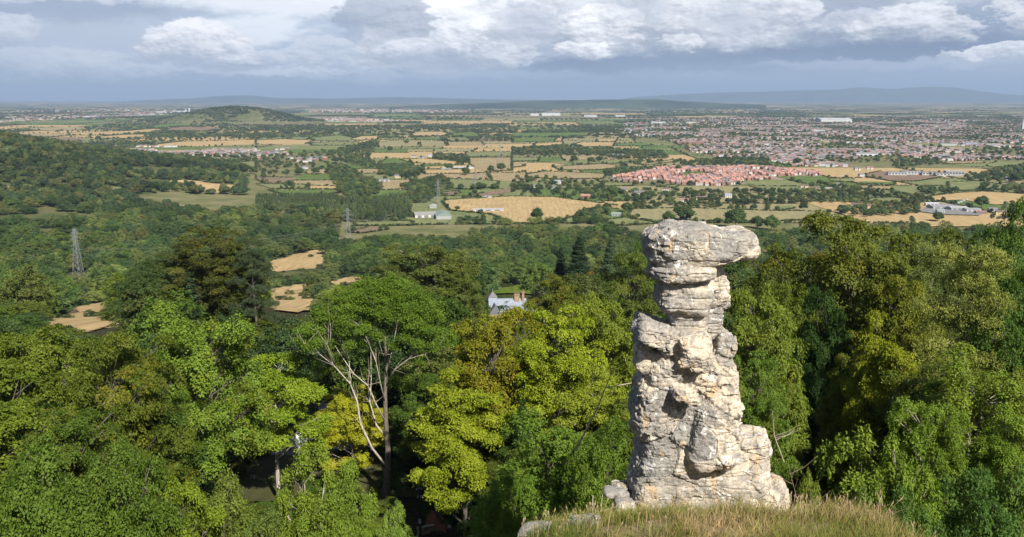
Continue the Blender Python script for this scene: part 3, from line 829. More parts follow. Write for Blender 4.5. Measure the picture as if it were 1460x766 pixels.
# ------------------------------------------------------------------ fields, as outlined on the plain
def crop(x0, pts): return [(x0 + a / 3.99, 130 + b / 3.99) for a, b in pts]
STRAW, TANF, OLIVE, GREEN, BROWN, PALEO = 'straw', 'tan', 'olive', 'green', 'brown', 'pale'
FIELDS = [
 (0, TANF, [(160,212),(330,206),(480,208),(500,222),(280,228),(170,222)]), (0, STRAW, [(385,240),(720,228),(870,216),(960,222),(840,240),(600,252),(400,252)]),
 (0, BROWN, [(255,280),(300,268),(470,264),(470,285),(290,290)]), (0, STRAW, [(555,262),(700,250),(830,248),(820,262),(720,272),(560,270)]),
 (0, BROWN, [(930,225),(980,210),(1180,206),(1270,218),(1180,232),(960,232)]), (0, GREEN, [(850,205),(900,192),(1100,180),(1080,200),(880,212)]),
 (0, TANF, [(690,178),(760,168),(960,154),(970,162),(830,178)]), (0, STRAW, [(860,308),(1020,290),(1200,286),(1456,278),(1456,305),(1250,312),(1100,318),(900,316)]),
 (0, OLIVE, [(1020,378),(1200,376),(1380,384),(1370,398),(1140,402),(1020,390)]), (0, OLIVE, [(1320,412),(1456,398),(1456,450),(1360,440)]),
 (365, STRAW, [(0,282),(150,275),(335,282),(280,302),(150,308),(0,306)]), (365, OLIVE, [(290,270),(480,252),(560,268),(530,286),(340,284)]),
 (365, STRAW, [(535,275),(600,258),(700,256),(690,278),(550,280)]), (365, OLIVE, [(300,300),(480,290),(600,295),(560,310),(320,312)]),
 (365, GREEN, [(560,250),(700,240),(700,253),(620,256)]), (365, STRAW, [(880,235),(1060,232),(1110,250),(1080,258),(890,262)]),
 (365, GREEN, [(900,266),(1060,261),(1060,280),(910,280)]), (365, GREEN, [(1115,240),(1240,232),(1280,255),(1230,262),(1115,262)]),
 (365, PALEO, [(690,295),(780,283),(1070,286),(1085,313),(700,320)]), (365, TANF, [(1085,292),(1280,290),(1300,310),(1095,310)]),
 (365, OLIVE, [(1075,266),(1210,266),(1225,286),(1090,287)]), (365, GREEN, [(665,336),(860,334),(870,352),(670,352)]),
 (365, OLIVE, [(650,323),(1060,320),(1060,331),(660,333)]), (365, STRAW, [(820,392),(960,384),(1150,404),(1150,418),(900,412)]),
 (365, STRAW, [(720,420),(960,412),(940,434),(740,432)]), (365, STRAW, [(940,432),(1240,422),(1230,442),(950,447)]),
 (365, STRAW, [(950,452),(1250,447),(1270,470),(1040,472),(960,475)]), (365, TANF, [(1210,382),(1456,379),(1456,455),(1300,460),(1215,420)]),
 (365, OLIVE, [(1190,350),(1456,345),(1456,372),(1200,376)]), (365, OLIVE, [(1090,500),(1385,515),(1370,545),(1230,562),(1110,555)]),
 (365, BROWN, [(1175,608),(1300,580),(1456,552),(1456,576),(1300,600)]), (365, BROWN, [(1060,578),(1150,572),(1165,582),(1065,600)]),
 (365, OLIVE, [(0,530),(290,535),(280,558),(100,558)]), (365, GREEN, [(70,565),(440,564),(490,575),(420,590),(150,590)]),
 (365, STRAW, [(300,540),(480,545),(490,560),(300,560)]), (365, BROWN, [(0,490),(210,495),(215,525),(50,525),(0,505)]),
 (365, STRAW, [(-20,700),(240,708),(140,745),(-20,735)]), (365, OLIVE, [(580,622),(720,628),(700,642),(640,640)]), (365, STRAW, [(600,495),(670,490),(670,510),(600,510)]),
 (365, OLIVE, [(560,752),(890,742),(890,766),(570,768)]), (365, BROWN, [(520,806),(640,778),(740,770),(745,790),(600,812)]), 
 (365, STRAW, [(1060,630),(1100,622),(1456,602),(1700,606),(2060,655),(1980,668),(1740,735),(1580,752),(1430,745),(1340,705),(1100,680)]),
 (730, STRAW, [(0,225),(90,218),(100,232),(0,235)]), (730, GREEN, [(0,240),(440,237),(440,256),(200,262),(0,262)]), (730, GREEN, [(0,268),(260,266),(240,288),(0,294)]),
 (730, STRAW, [(130,300),(290,292),(290,312),(130,318)]), (730, STRAW, [(350,305),(390,293),(590,293),(580,312),(370,316)]), (730, STRAW, [(480,278),(600,275),(590,289),(490,290)]),
 (730, GREEN, [(580,302),(740,296),(810,308),(740,315),(575,314)]), (730, GREEN, [(740,319),(850,318),(840,345),(745,342)]), (730, OLIVE, [(330,320),(560,318),(560,328),(330,331)]),
 (730, OLIVE, [(0,380),(160,380),(150,398),(0,400)]), (730, TANF, [(0,406),(90,404),(80,428),(0,438)]), (730, OLIVE, [(200,405),(340,397),(660,390),(740,394),(600,412),(330,424)]),
 (730, TANF, [(230,432),(520,417),(620,427),(640,436),(500,450),(280,453)]), (730, TANF, [(80,477),(190,460),(430,468),(535,475),(520,500),(250,505),(90,492)]),
 (730, TANF, [(730,420),(960,387),(960,400),(760,425)]), (730, OLIVE, [(740,442),(920,427),(920,435),(760,450)]),
 (730, PALEO, [(690,676),(1000,668),(1456,685),(1800,690),(1790,735),(1330,745),(950,740),(850,752),(640,716)]), (730, OLIVE, [(535,737),(640,724),(830,755),(640,766),(540,766)]),
 (730, OLIVE, [(820,547),(960,532),(930,552)]), (730, OLIVE, [(520,525),(700,525),(690,540),(520,545)]),
 (1095, BROWN, [(550,475),(640,458),(920,482),(990,492),(860,513),(720,518),(560,490)]), (1095, GREEN, [(520,517),(720,521),(720,535),(530,530)]),
 (1095, TANF, [(515,540),(700,545),(690,562),(520,558)]), (1095, OLIVE, [(1020,520),(1200,515),(1390,545),(1380,560),(1100,570),(1030,560)]),
 (1095, OLIVE, [(540,617),(720,608),(850,630),(760,643),(590,640)]), (1095, STRAW, [(920,602),(1090,582),(1220,575),(1500,590),(1500,640),(1290,650),(1100,622),(940,628)]),
 (1095, STRAW, [(820,722),(1250,727),(1440,742),(1560,745),(1560,775),(830,775)]), 
 (1095, OLIVE, [(640,292),(970,300),(1250,330),(1140,338),(980,325),(760,303)]), (1095, OLIVE, [(220,287),(370,292),(370,304),(230,302)]),
 (1095, TANF, [(980,404),(1200,402),(1300,410),(1000,416)]), (1095, OLIVE, [(350,502),(500,500),(480,520),(360,515)]), (1095, OLIVE, [(50,665),(130,650),(160,668),(60,685)]),
 (1095, OLIVE, [(90,410),(220,404),(230,415),(100,424)]), 
]
FPOLY = []
for x0, c, pts in FIELDS:
    FPOLY.append((c, np.array([plain_px(*q) for q in crop(x0, pts)])))
# fields that lie on slopes: draped over the ground
SLOPE = [('straw', [(50,474),(78,452),(100,442),(130,434),(170,426),(176,446),(168,474),(100,478)]), ('straw', [(380,376),(415,366),(440,358),(464,357),(462,372),(446,384),(400,388),(384,386)]), ('straw', [(378,412),(410,410),(440,404),(446,426),(424,444),(400,446),(380,440)]),
         ('straw', [(470,402),(500,395),(526,396),(524,406),(480,408)]), ('straw', crop(0, [(940,515),(1060,506),(1360,540),(1340,560),(1210,590),(1130,560)])),
         ('tan', crop(0, [(0,308),(50,316),(130,330),(110,348),(0,335)])), ('tan', crop(0, [(260,358),(285,355),(300,376),(275,378)])), ('olive', crop(0, [(0,520),(90,560),(90,590),(0,570)])),
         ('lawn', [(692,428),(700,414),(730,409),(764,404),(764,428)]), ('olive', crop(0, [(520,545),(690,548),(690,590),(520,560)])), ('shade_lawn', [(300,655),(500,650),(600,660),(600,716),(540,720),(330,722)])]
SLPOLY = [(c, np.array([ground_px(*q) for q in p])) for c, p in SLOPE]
def in_fields(X, Y):
    r = np.zeros(len(X), bool)
    for c, p in FPOLY + SLPOLY[:-1]:
        r |= inside(p, X, Y)
    return r
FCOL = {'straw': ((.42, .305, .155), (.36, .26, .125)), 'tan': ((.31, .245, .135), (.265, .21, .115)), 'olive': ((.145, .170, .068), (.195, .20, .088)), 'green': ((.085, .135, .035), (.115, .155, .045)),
        'brown': ((.22, .155, .105), (.18, .13, .09)), 'pale': ((.27, .235, .12), (.235, .215, .11)), 'lawn': ((.11, .15, .022), (.08, .125, .016)), 'shade_lawn': ((.062, .072, .024), (.085, .08, .04))}  # shade_lawn: darker copy of the lawn, tree shade put into its colour
def field_mat(k):
    a, b = FCOL[k]
    m, T = new_mat('field_' + k)
    pos = T.node('ShaderNodeNewGeometry').outputs['Position']
    n = T.noise(pos, .02, 6, .62); n2 = T.noise(T.vmul(pos, (.25, .02, 0)), 1.0, 3, .6)
    c = T.mix(T.mapr(n, .33, .67), a, b)
    wv = T.node('ShaderNodeTexWave', Vector=pos, Scale=.035, Distortion=1.2, Detail=2.0); wv.bands_direction = 'X'
    rows = T.m('MULTIPLY', T.mapr(wv.outputs['Fac'], .0, .25, -.10, 0), 1.0)
    hs = T.node('ShaderNodeHueSaturation', Color=c, Value=T.m('ADD', T.mapr(n2, .3, .7, .84, 1.16), rows))
    p = T.node('ShaderNodeBsdfPrincipled', Base_Color=hs.outputs[0], Roughness=.95); p.inputs['Specular IOR Level'].default_value = .05
    finish(T, p)
    return m
FM = {k: field_mat(k) for k in FCOL}
def field(c, poly, z=None, step=None):
    """a field sheet; draped in small cells where the ground slopes"""
    name = 'lawn' if 'lawn' in c else 'field'
    if z is not None:
        me = bpy.data.meshes.new(name); me.from_pydata([(p[0], p[1], z) for p in poly], [], [tuple(range(len(poly)))])
    else:
        lo, hi = poly.min(0), poly.max(0); s = max((hi - lo).max() / 90, 1.0)
        gx, gy = np.arange(lo[0], hi[0] + s, s), np.arange(lo[1], hi[1] + s, s)
        X, Y = np.meshgrid(gx, gy); n, m = len(gx), len(gy)
        i = np.arange(m - 1)[:, None] * n; j = np.arange(n - 1)[None, :]
        q = np.stack([i + j, i + j + 1, i + n + j + 1, i + n + j], -1).reshape(-1, 4)
        x, y = X.ravel(), Y.ravel()
        cx, cy = x[q].mean(1), y[q].mean(1)
        ext = (hi - lo).max()
        nz = np.stack([cx / ext * 7, cy / ext * 7, 0 * cx], 1)
        q = q[inside(poly, cx + .03 * ext * fbm(nz, 3, 5), cy + .03 * ext * fbm(nz, 3, 6))]
        if not len(q): return
        me = mesh_np(name, np.stack([x, y, terrain(x, y) + .6], 1), q, None, True)
    me.materials.append(FM[c])
    bm = bmesh.new(); bm.from_mesh(me)
    for f in bm.faces:
        if f.normal.z < 0: f.normal_flip()
    bm.to_mesh(me); bm.free()
    link(name, me)['kind'] = 'structure'
for i, (c, p) in enumerate(FPOLY): field(c, p, .9 + .01 * i if terrain(*np.concatenate([p, p[:1] * .5 + p[2:3] * .5]).T).max() < .6 else None)
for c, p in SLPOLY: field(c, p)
# ------------------------------------------------------------------ fill trees of the slope wood
fx = np.array([p[0] for p in fill]); fy = np.array([p[1] for p in fill])
fz = terrain(fx, fy); finf = in_fields(fx, fy)
GLADE = [(-33.6, 139, 15), (-26, 152, 12), (-17, 119, 5), (4, 330, 26), (-13.5, 117, 5)]
n_fill = 0
OCC = {}
for (x, y, rr) in NEARPOS[NEARPOS[:, 1] < 140]:
    pass
FARC = []           # candidates beyond: x, y, h, r, kind, colour index, where words
for x, y, z, f in zip(fx, fy, fz, finf):
    if f or any((x - a) ** 2 + (y - b) ** 2 < c * c for a, b, c in GLADE): continue
    if y < 150 and len(NEARPOS) and np.min(np.hypot(NEARPOS[:, 0] - x, NEARPOS[:, 1] - y) - .55 * NEARPOS[:, 2]) < 0: continue
    px, pb, dep = proj(x, y, z)
    if px < (-130 if y < 350 else -300) or px > (1590 if y < 350 else 1760): continue
    h = rng.uniform(13, 18) if y < 130 else rng.uniform(16, 25) if y < 350 else rng.uniform(11, 24)
    r = h * (rng.uniform(.30, .42) if y < 350 else rng.uniform(.40, .56))
    sk = skyline(px)
    if y < 340:
        for _ in range(6):
            if proj(x, y, z + h)[1] < sk: h *= .84
        if h < 6: continue
    if blocked(x, y, z, h, r):
        h *= .45; r *= .7
        if blocked(x, y, z, h, r) or h < 4: continue
    if y > 950 and (px < 470 or rng.random() < .25): continue
    n1 = float(noise(np.array([x * .02, y * .02, 3.0])))
    if y < 350:
        if y < 150:
            kind = ['beech', 'sycamore', 'maple', 'ash', 'beech'][int(rng.integers(0, 5))]
            col = PALN[int(rng.integers(0, 5))]
        else:
            kind = 'mid_conifer' if rng.random() < .06 else 'mid_broadleaf'
            col = PALM[int(rng.integers(0, 7))] if rng.random() < .75 else PALN[int(rng.integers(0, 5))]
        if kind == 'mid_conifer': r *= .6; col = (.028, .05, .022)
        _, pt, _ = proj(x, y, z + h)
        if pt > 800: continue
        ci0, ci1 = int((px - r * F / dep * .8) // 10), int((px + r * F / dep * .8) // 10); ri0, ri1 = int(pt // 10), int(min((pt + (pb - pt) * .6), 766) // 10)
        cells_ = [(a, b) for a in range(ci0, ci1 + 1) for b in range(ri0, ri1 + 1)]
        if sum(OCC.get(q, 0) >= 2 for q in cells_) >= .93 * len(cells_): continue
        for q in cells_: OCC[q] = OCC.get(q, 0) + 1
        tn = tone(col); w = place_words(px, pt, y)
        lab = f"{tn} {KIND_NAME[kind].replace('_', ' ')} {w}"
        plant(kind, x, y, h, r, col, rng.uniform(.0, .32), lab, group=f"{tn} {KIND_NAME[kind].replace('_', ' ')}s {w}")
        n_fill += 1
    else:
        FARC.append((x, y, h, r, 'far_broadleaf' if rng.random() < .97 else 'far_poplar', 1))

# ------------------------------------------------------------------ woods, gardens and hedges of the plain
def area_trees(poly, sp, kind='far_broadleaf', h=(9, 16), keep=1.0, ground=False, pal=1):
    P = np.array([ (ground_px(*q) if ground else plain_px(*q)) for q in poly])
    sp = sp * (1.0 if kind == 'far_poplar' else 1.15)
    lo, hi = P.min(0), P.max(0)
    nx, ny = int((hi[0] - lo[0]) / sp) + 1, int((hi[1] - lo[1]) / sp) + 1
    X, Y = np.meshgrid(lo[0] + np.arange(nx) * sp, lo[1] + np.arange(ny) * sp)
    X = X.ravel() + rng.uniform(-.45, .45, X.size) * sp; Y = Y.ravel() + rng.uniform(-.45, .45, Y.size) * sp
    ok = inside(P, X, Y) & (rng.random(len(X)) < keep) & ~in_fields(X, Y)
    for x, y in zip(X[ok], Y[ok]):
        hh = rng.uniform(*h)
        FARC.append((x, y, hh, hh * (rng.uniform(.5, .74) if kind != 'far_poplar' else .17), kind, pal))
for x0, pts, sp, kind, h, keep in [
    (365, [(410,450),(500,430),(560,470),(720,540),(700,600),(500,610),(440,520)], 13, 'far_broadleaf', (10, 16), 1),
    (365, [(720,440),(860,420),(950,440),(950,480),(850,500),(700,480)], 13, 'far_broadleaf', (10, 16), 1),
    (365, [(0,600),(480,600),(380,690),(0,690)], 7, 'far_poplar', (9, 11), 1),
    (365, [(370,640),(870,620),(890,740),(400,750)], 9, 'far_poplar', (15, 20), .8),
    (365, [(500,640),(870,620),(890,740),(520,750)], 14, 'far_broadleaf', (10, 15), .6),
    (365, [(860,540),(1060,490),(1100,540),(1040,600),(960,640),(880,640)], 12, 'far_broadleaf', (9, 15), .9),
    (365, [(480,330),(700,280),(640,400),(900,480),(560,430),(470,400)], 19, 'far_broadleaf', (8, 14), .9),
    (365, [(0,380),(480,330),(520,420),(380,480),(0,480)], 30, 'far_broadleaf', (8, 13), .8),
    (365, [(1010,360),(1200,370),(1210,410),(1150,415),(1000,395)], 14, 'far_broadleaf', (9, 13), .8),
    (365, [(890,756),(1000,728),(1456,740),(1456,766),(890,766)], 13, 'far_broadleaf', (9, 14), .9),
    (730, [(0,500),(100,490),(600,540),(800,525),(1456,545),(1456,690),(1000,668),(700,668),(620,640),(480,620),(0,580)], 17, 'far_broadleaf', (6, 13), .75),
    (730, [(100,766),(280,690),(450,650),(560,650),(550,720),(530,766)], 13, 'far_broadleaf', (8, 14), .9),
    (730, [(0,330),(300,310),(560,332),(850,348),(900,385),(640,395),(480,372),(0,370)], 17, 'far_broadleaf', (8, 14), .85),
    (730, [(520,455),(700,440),(900,435),(640,480),(520,490)], 15, 'far_broadleaf', (7, 12), .9),
    (730, [(600,404),(960,395),(950,412),(720,425)], 15, 'far_broadleaf', (7, 12), .6), (730, [(950,400),(1456,370),(1456,430),(960,430)], 18, 'far_broadleaf', (8, 13), .8),
    (1095, [(0,560),(300,530),(520,540),(520,570),(860,600),(940,630),(850,650),(760,640),(540,640),(350,640),(0,650)], 16, 'far_broadleaf', (7, 13), .85),
    (1095, [(830,540),(960,480),(1100,500),(1500,410),(1500,520),(1050,520),(1020,560),(1100,590),(840,590)], 16, 'far_broadleaf', (8, 14), .85),
    (1095, [(480,650),(860,640),(880,700),(600,720),(300,700),(480,660)], 14, 'far_broadleaf', (7, 13), .9),
    (1095, [(1180,650),(1330,640),(1480,650),(1480,700),(1250,670)], 16, 'far_broadleaf', (7, 12), .5),
    (1095, [(700,400),(960,390),(980,420),(720,440)], 16, 'far_broadleaf', (8, 12), .8),
    (0, [(1010,360),(1456,365),(1456,440),(1380,445),(1300,405),(1010,400)], 17, 'far_broadleaf', (8, 13), .6),
    (1095, [(1050,148),(1250,150),(1456,158),(1456,166),(1000,166)], 26, 'far_broadleaf', (12, 18), .9),
    (1095, [(380,205),(580,205),(600,228),(360,232)], 20, 'far_broadleaf', (9, 15), .9),
    (730, [(340,200),(640,195),(640,232),(460,236),(340,215)], 26, 'far_broadleaf', (9, 14), .8),
    (1095, [(0,205),(420,190),(1456,185),(1456,400),(720,400),(0,440)], 27, 'far_broadleaf', (6, 14), .75),
    (730, [(580,225),(700,215),(1456,200),(1456,400),(1060,372),(920,300)], 27, 'far_broadleaf', (6, 14), .75),
    (1095, [(1150,150),(1456,170),(1470,240),(1280,250),(1100,240)], 24, 'far_broadleaf', (9, 15), .7),
    (730, [(525,500),(640,485),(760,460),(880,440),(1020,440),(1240,435),(1456,445),(1456,512),(1200,540),(960,535),(840,500),(700,520)], 30, 'far_broadleaf', (4, 8), .6),
    (1095, [(0,150),(1500,140),(1500,188),(0,200)], 34, 'far_broadleaf', (8, 15), .8), (730, [(640,160),(1456,150),(1456,202),(640,215)], 34, 'far_broadleaf', (8, 15), .8),
    (365, [(700,215),(1000,190),(1100,200),(1456,190),(1456,205),(900,225)], 30, 'far_broadleaf', (9, 15), .8),
    (365, [(0,195),(700,200),(760,215),(500,232),(0,225)], 34, 'far_broadleaf', (9, 15), .8),
    (0, [(700,180),(1100,165),(1456,205),(1456,230),(1100,232),(680,245),(280,235)], 40, 'far_broadleaf', (9, 15), .7),
    (0, [(480,240),(1456,255),(1456,275),(1020,285),(850,305),(520,325)], 36, 'far_broadleaf', (9, 14), .6),
    ]:
    area_trees(crop(x0, pts), sp, kind, h, keep)
# the wooded hillside on the left
for yy in np.arange(960, 2900, 19.0):
    for xx in np.arange(-.78 * yy - 20, -.06 * yy, 19.0):
        x, y = xx + rng.uniform(-6.5, 6.5), yy + rng.uniform(-6.5, 6.5)
        FARC.append((x, y, rng.uniform(8, 22), 5.5 + 11 * rng.random() ** 1.5, 'far_broadleaf', 2))
FARC = np.array([(a, b, c, d, {'far_broadleaf': 0, 'far_poplar': 1, 'far_bush': 2}[e], f) for a, b, c, d, e, f in FARC])
X, Y = FARC[:, 0], FARC[:, 1]; Z = terrain(X, Y)
lefthill = FARC[:, 5] == 2
nn = fbm(np.stack([X * .006, Y * .006, 0 * X], 1), 3, 41)
keep = np.ones(len(X), bool)
keep &= ~(lefthill & (Z < 3) & (((Y > 1480) & ((X > -.30 * Y) | (Y > 2150))) | (X > -.20 * Y))); keep &= ~(lefthill & (nn > .36))
keep &= ~in_fields(X, Y)
FARC = FARC[keep]; X, Y, Z = X[keep], Y[keep], Z[keep]
pxs, pbs, deps = proj(X, Y, Z)
keep = (pxs > -300) & (pxs < 1760)
for i in np.nonzero(keep & (Y < 2300))[0]:
    if blocked(X[i], Y[i], Z[i], FARC[i, 2], FARC[i, 3]): keep[i] = False
FARC = FARC[keep]; X, Y, Z, pxs, deps = X[keep], Y[keep], Z[keep], pxs[keep], deps[keep]
print('far tree candidates', len(FARC), 'fill', n_fill)

# single trees that the photo shows standing in the open: px, py of the foot, width px
SINGLE = [(952, 317, 20), (975, 316, 30), (1048, 326, 36), (1080, 326, 22), (1100, 329, 26), (765, 316, 24), (414, 270, 16), (683, 269, 12), (855, 232, 12), (843, 234, 12), (818, 233, 14), (873, 283, 22),
          (893, 303, 18), (1403, 270, 14), (1399, 297, 22), (1337, 317, 18), (1448, 312, 24), (1136, 236, 13), (579, 206, 8), (598, 208, 7), (556, 216, 9), (664, 250, 14), (640, 243, 12),
          (700, 246, 12), (714, 245, 16), (376, 255, 10), (451, 249, 12), (427, 250, 14), (1022, 322, 14), (985, 296, 16), (967, 244, 11), (948, 226, 8), (1447, 262, 20), (1145, 301, 16), (1340, 213, 8), (1328, 211, 7)]
C3 = [(.033, .056, .012), (.044, .073, .013), (.038, .062, .014), (.060, .088, .016), (.052, .070, .013)]
for a, b, w in SINGLE:
    p = plain_px(a, b); r = w * p[1] / F / 2
    ci = int(rng.integers(0, 3))
    wd = place_words(a, b, p[1])
    plant('far_broadleaf', p[0], p[1], r * 1.75, r, C3[ci], .05, f"lone dark oak standing in the open {wd}", group=f'lone oaks {wd}', z=0.5, name='oak_tree')

# the 300 that show largest become trees of their own, the rest one mass
vis = FARC[:, 3] * np.sqrt(FARC[:, 2]) / deps
# nearer rows hide those behind: thin the count by coarse picture cells
order = np.argsort(-vis)
cells = {}; pick = []
tops = CY - F * (Y * sP + (Z + FARC[:, 2] - EYE) * cP) / deps
for i in order:
    c = (int(pxs[i] // 14), int(tops[i] // 9))
    if c in cells or Y[i] < 350 or pxs[i] < -15 or pxs[i] > 1475: continue
    w = FARC[i, 3] * F / deps[i]
    lim = skyline(pxs[i])
    if tops[i] + 4 > lim + 10 and Y[i] < 1000: continue
    cells[c] = 1; pick.append(i)
    if len(pick) >= 290: break
picked = np.zeros(len(FARC), bool); picked[pick] = True
cnt = {}
for i in pick:
    kind = ['far_broadleaf', 'far_poplar', 'far_bush'][int(FARC[i, 4])]
    col = C3[int(rng.integers(0, 5))]
    if rng.random() < .25: col = PALM[int(rng.integers(0, 7))]
    if Y[i] < 1400: col = tuple(c_ * 1.6 for c_ in col)
    tn = tone(col); w = place_words(pxs[i], tops[i], Y[i])
    nm = KIND_NAME[kind].replace('_', ' ')
    plant('mid_broadleaf' if kind == 'far_broadleaf' and Y[i] < 1400 else kind, X[i], Y[i], FARC[i, 2], FARC[i, 3], col, rng.uniform(0, .2), f"{tn} {nm} {w}", group=f"{tn} {nm}s {w}", z=Z[i] - .3, name=KIND_NAME[kind])

# ------------------------------------------------------------------ masses that nobody could count (instances of a stock that is not itself in the scene)
def scatter(name, stock, pts, idx, scale, rot, label, cat, colors=None):
    col = bpy.data.collections.new(name + '_stock')
    for k, (me, c) in enumerate(stock):
        o = bpy.data.objects.new(f'{name}_stock_{k:03d}', me); col.objects.link(o)
        if c is None: o.material_slots[0].link = 'OBJECT'; o.material_slots[0].material = LEAFS
    me = bpy.data.meshes.new(name); me.vertices.add(len(pts)); me.vertices.foreach_set('co', np.asarray(pts, np.float32).ravel())
    a = me.attributes.new('pick', 'INT', 'POINT'); a.data.foreach_set('value', np.asarray(idx, np.int32))
    a = me.attributes.new('size', 'FLOAT_VECTOR', 'POINT'); a.data.foreach_set('vector', np.asarray(scale, np.float32).ravel())
    a = me.attributes.new('turn', 'FLOAT_VECTOR', 'POINT'); a.data.foreach_set('vector', np.stack([0 * rot, 0 * rot, rot], 1).astype(np.float32).ravel())
    if colors is not None:
        a = me.attributes.new('tree_color', 'FLOAT_COLOR', 'POINT'); a.data.foreach_set('color', np.asarray(colors, np.float32).ravel())
    o = link(name, me)
    ng = bpy.data.node_groups.new(name, 'GeometryNodeTree')
    ng.interface.new_socket('Geometry', in_out='INPUT', socket_type='NodeSocketGeometry'); ng.interface.new_socket('Geometry', in_out='OUTPUT', socket_type='NodeSocketGeometry')
    N = ng.nodes; L = ng.links
    gi, go = N.new('NodeGroupInput'), N.new('NodeGroupOutput')
    ci = N.new('GeometryNodeCollectionInfo'); ci.inputs['Collection'].default_value = col; ci.inputs['Separate Children'].default_value = True; ci.inputs['Reset Children'].default_value = True
    ip = N.new('GeometryNodeInstanceOnPoints'); ip.inputs['Pick Instance'].default_value = True
    def na(nm, t):
        n = N.new('GeometryNodeInputNamedAttribute'); n.data_type = t; n.inputs['Name'].default_value = nm; return n.outputs[0]
    L.new(gi.outputs[0], ip.inputs['Points']); L.new(ci.outputs[0], ip.inputs['Instance'])
    L.new(na('pick', 'INT'), ip.inputs['Instance Index']); L.new(na('size', 'FLOAT_VECTOR'), ip.inputs['Scale'])
    e = N.new('FunctionNodeEulerToRotation'); L.new(na('turn', 'FLOAT_VECTOR'), e.inputs[0]); L.new(e.outputs[0], ip.inputs['Rotation'])
    L.new(ip.outputs[0], go.inputs[0])
    md = o.modifiers.new('scatter', 'NODES'); md.node_group = ng
    return tag(o, label, cat, kind='stuff')

STOCK, SIDX = [], {0: [], 1: [], 2: [], 3: []}
for kk, kn in enumerate(('far_broadleaf', 'far_poplar', 'far_bush', 'mid_broadleaf')):
    for p in K[kn]:
        SIDX[kk].append((len(STOCK), p['H'], p['R'])); STOCK.append((p['crown'], None))
CB = 1.05 * np.array([(.085, .100, .028), (.024, .042, .012), (.030, .052, .016), (.042, .068, .018), (.052, .066, .020), (.065, .085, .026), (.034, .058, .022), (.028, .046, .016), (.07, .075, .022)])
def stock_colors(x, y, poplar):
    n = len(x); c = CB[rng.integers(0, len(CB), n)].copy()
    c[poplar] = np.array((.060, .085, .030)) * rng.uniform(.8, 1.1, (int(poplar.sum()), 1))
    c *= (1 + .45 * fbm(np.stack([x / 90, y / 90, 0 * x], 1), 2, 81))[:, None]
    return np.concatenate([c, rng.uniform(0, .2, (n, 1))], 1)
# hedges: rows of bushes along the field edges
HEDGE = []
def hedge_line(a, b, z, gap=5.0, tree_p=.06, w=1.0):
    L = math.hypot(b[0] - a[0], b[1] - a[1]); n = int(L / gap)
    for k in range(n):
        t = (k + rng.random()) / n
        x, y = a[0] + (b[0] - a[0]) * t + rng.normal() * .7, a[1] + (b[1] - a[1]) * t + rng.normal() * .7
        if rng.random() < tree_p: HEDGE.append((x, y, z, rng.uniform(6, 11), rng.uniform(3.5, 5.5), 0))
        else: HEDGE.append((x, y, z, rng.uniform(2.0, 3.6) * w, rng.uniform(2.2, 4.2), 2))
EDGES = []
for c, p in FPOLY:
    ymin = p[:, 1].min()
    for a, b in zip(p, np.roll(p, -1, 0)):
        if rng.random() < .85: EDGES.append((a, b, ymin))
for a, b, ym in EDGES:
    g_ = 5.0 if ym < 2500 else 8 if ym < 5000 else 14
    hedge_line(a, b, .8, g_, .08 if ym < 3500 else .15, 1.0 if ym < 3500 else 1.5)

# the patchwork further out: the plain split again and again into fields
TOWN = [crop(730, [(575,215),(700,200),(1000,195),(1456,185),(1456,400),(1050,372),(950,310),(900,290),(700,252)]), crop(1095, [(0,185),(1600,150),(1600,400),(700,402),(400,462),(0,400)]),
        crop(730, [(520,500),(640,480),(760,455),(880,435),(1020,436),(1240,432),(1456,440),(1456,515),(1200,545),(960,540),(900,532),(840,502),(700,524),(525,525)])]
TOWNP = [np.array([plain_px(*q) for q in t]) for t in TOWN]
BSP = []
def split(x0, x1, y0, y1):
    w, h = x1 - x0, y1 - y0
    yc = (y0 + y1) / 2; lim = (150 + yc * .028) * rng.uniform(.8, 1.5)
    if max(w, h) > lim * 1.4 and min(w, h) > 60:
        t = rng.uniform(.36, .64)
        if w > h * .8: split(x0, x0 + w * t, y0, y1); split(x0 + w * t, x1, y0, y1)
        else: split(x0, x1, y0, y0 + h * t); split(x0, x1, y0 + h * t, y1)
    else: BSP.append((x0, x1, y0, y1))
split(-9500, 9500, 1300, 11500)
rotA = R_(-14)
BV, BF, BM_ = [], [], []
order_m = ['straw', 'tan', 'olive', 'green', 'brown', 'pale']
def warp(x, y): return x + 55 * math.sin(y / 610.0) + .12 * y * math.sin(x / 2900.0), y + 60 * math.sin(x / 540.0 + 1)
nb = 0
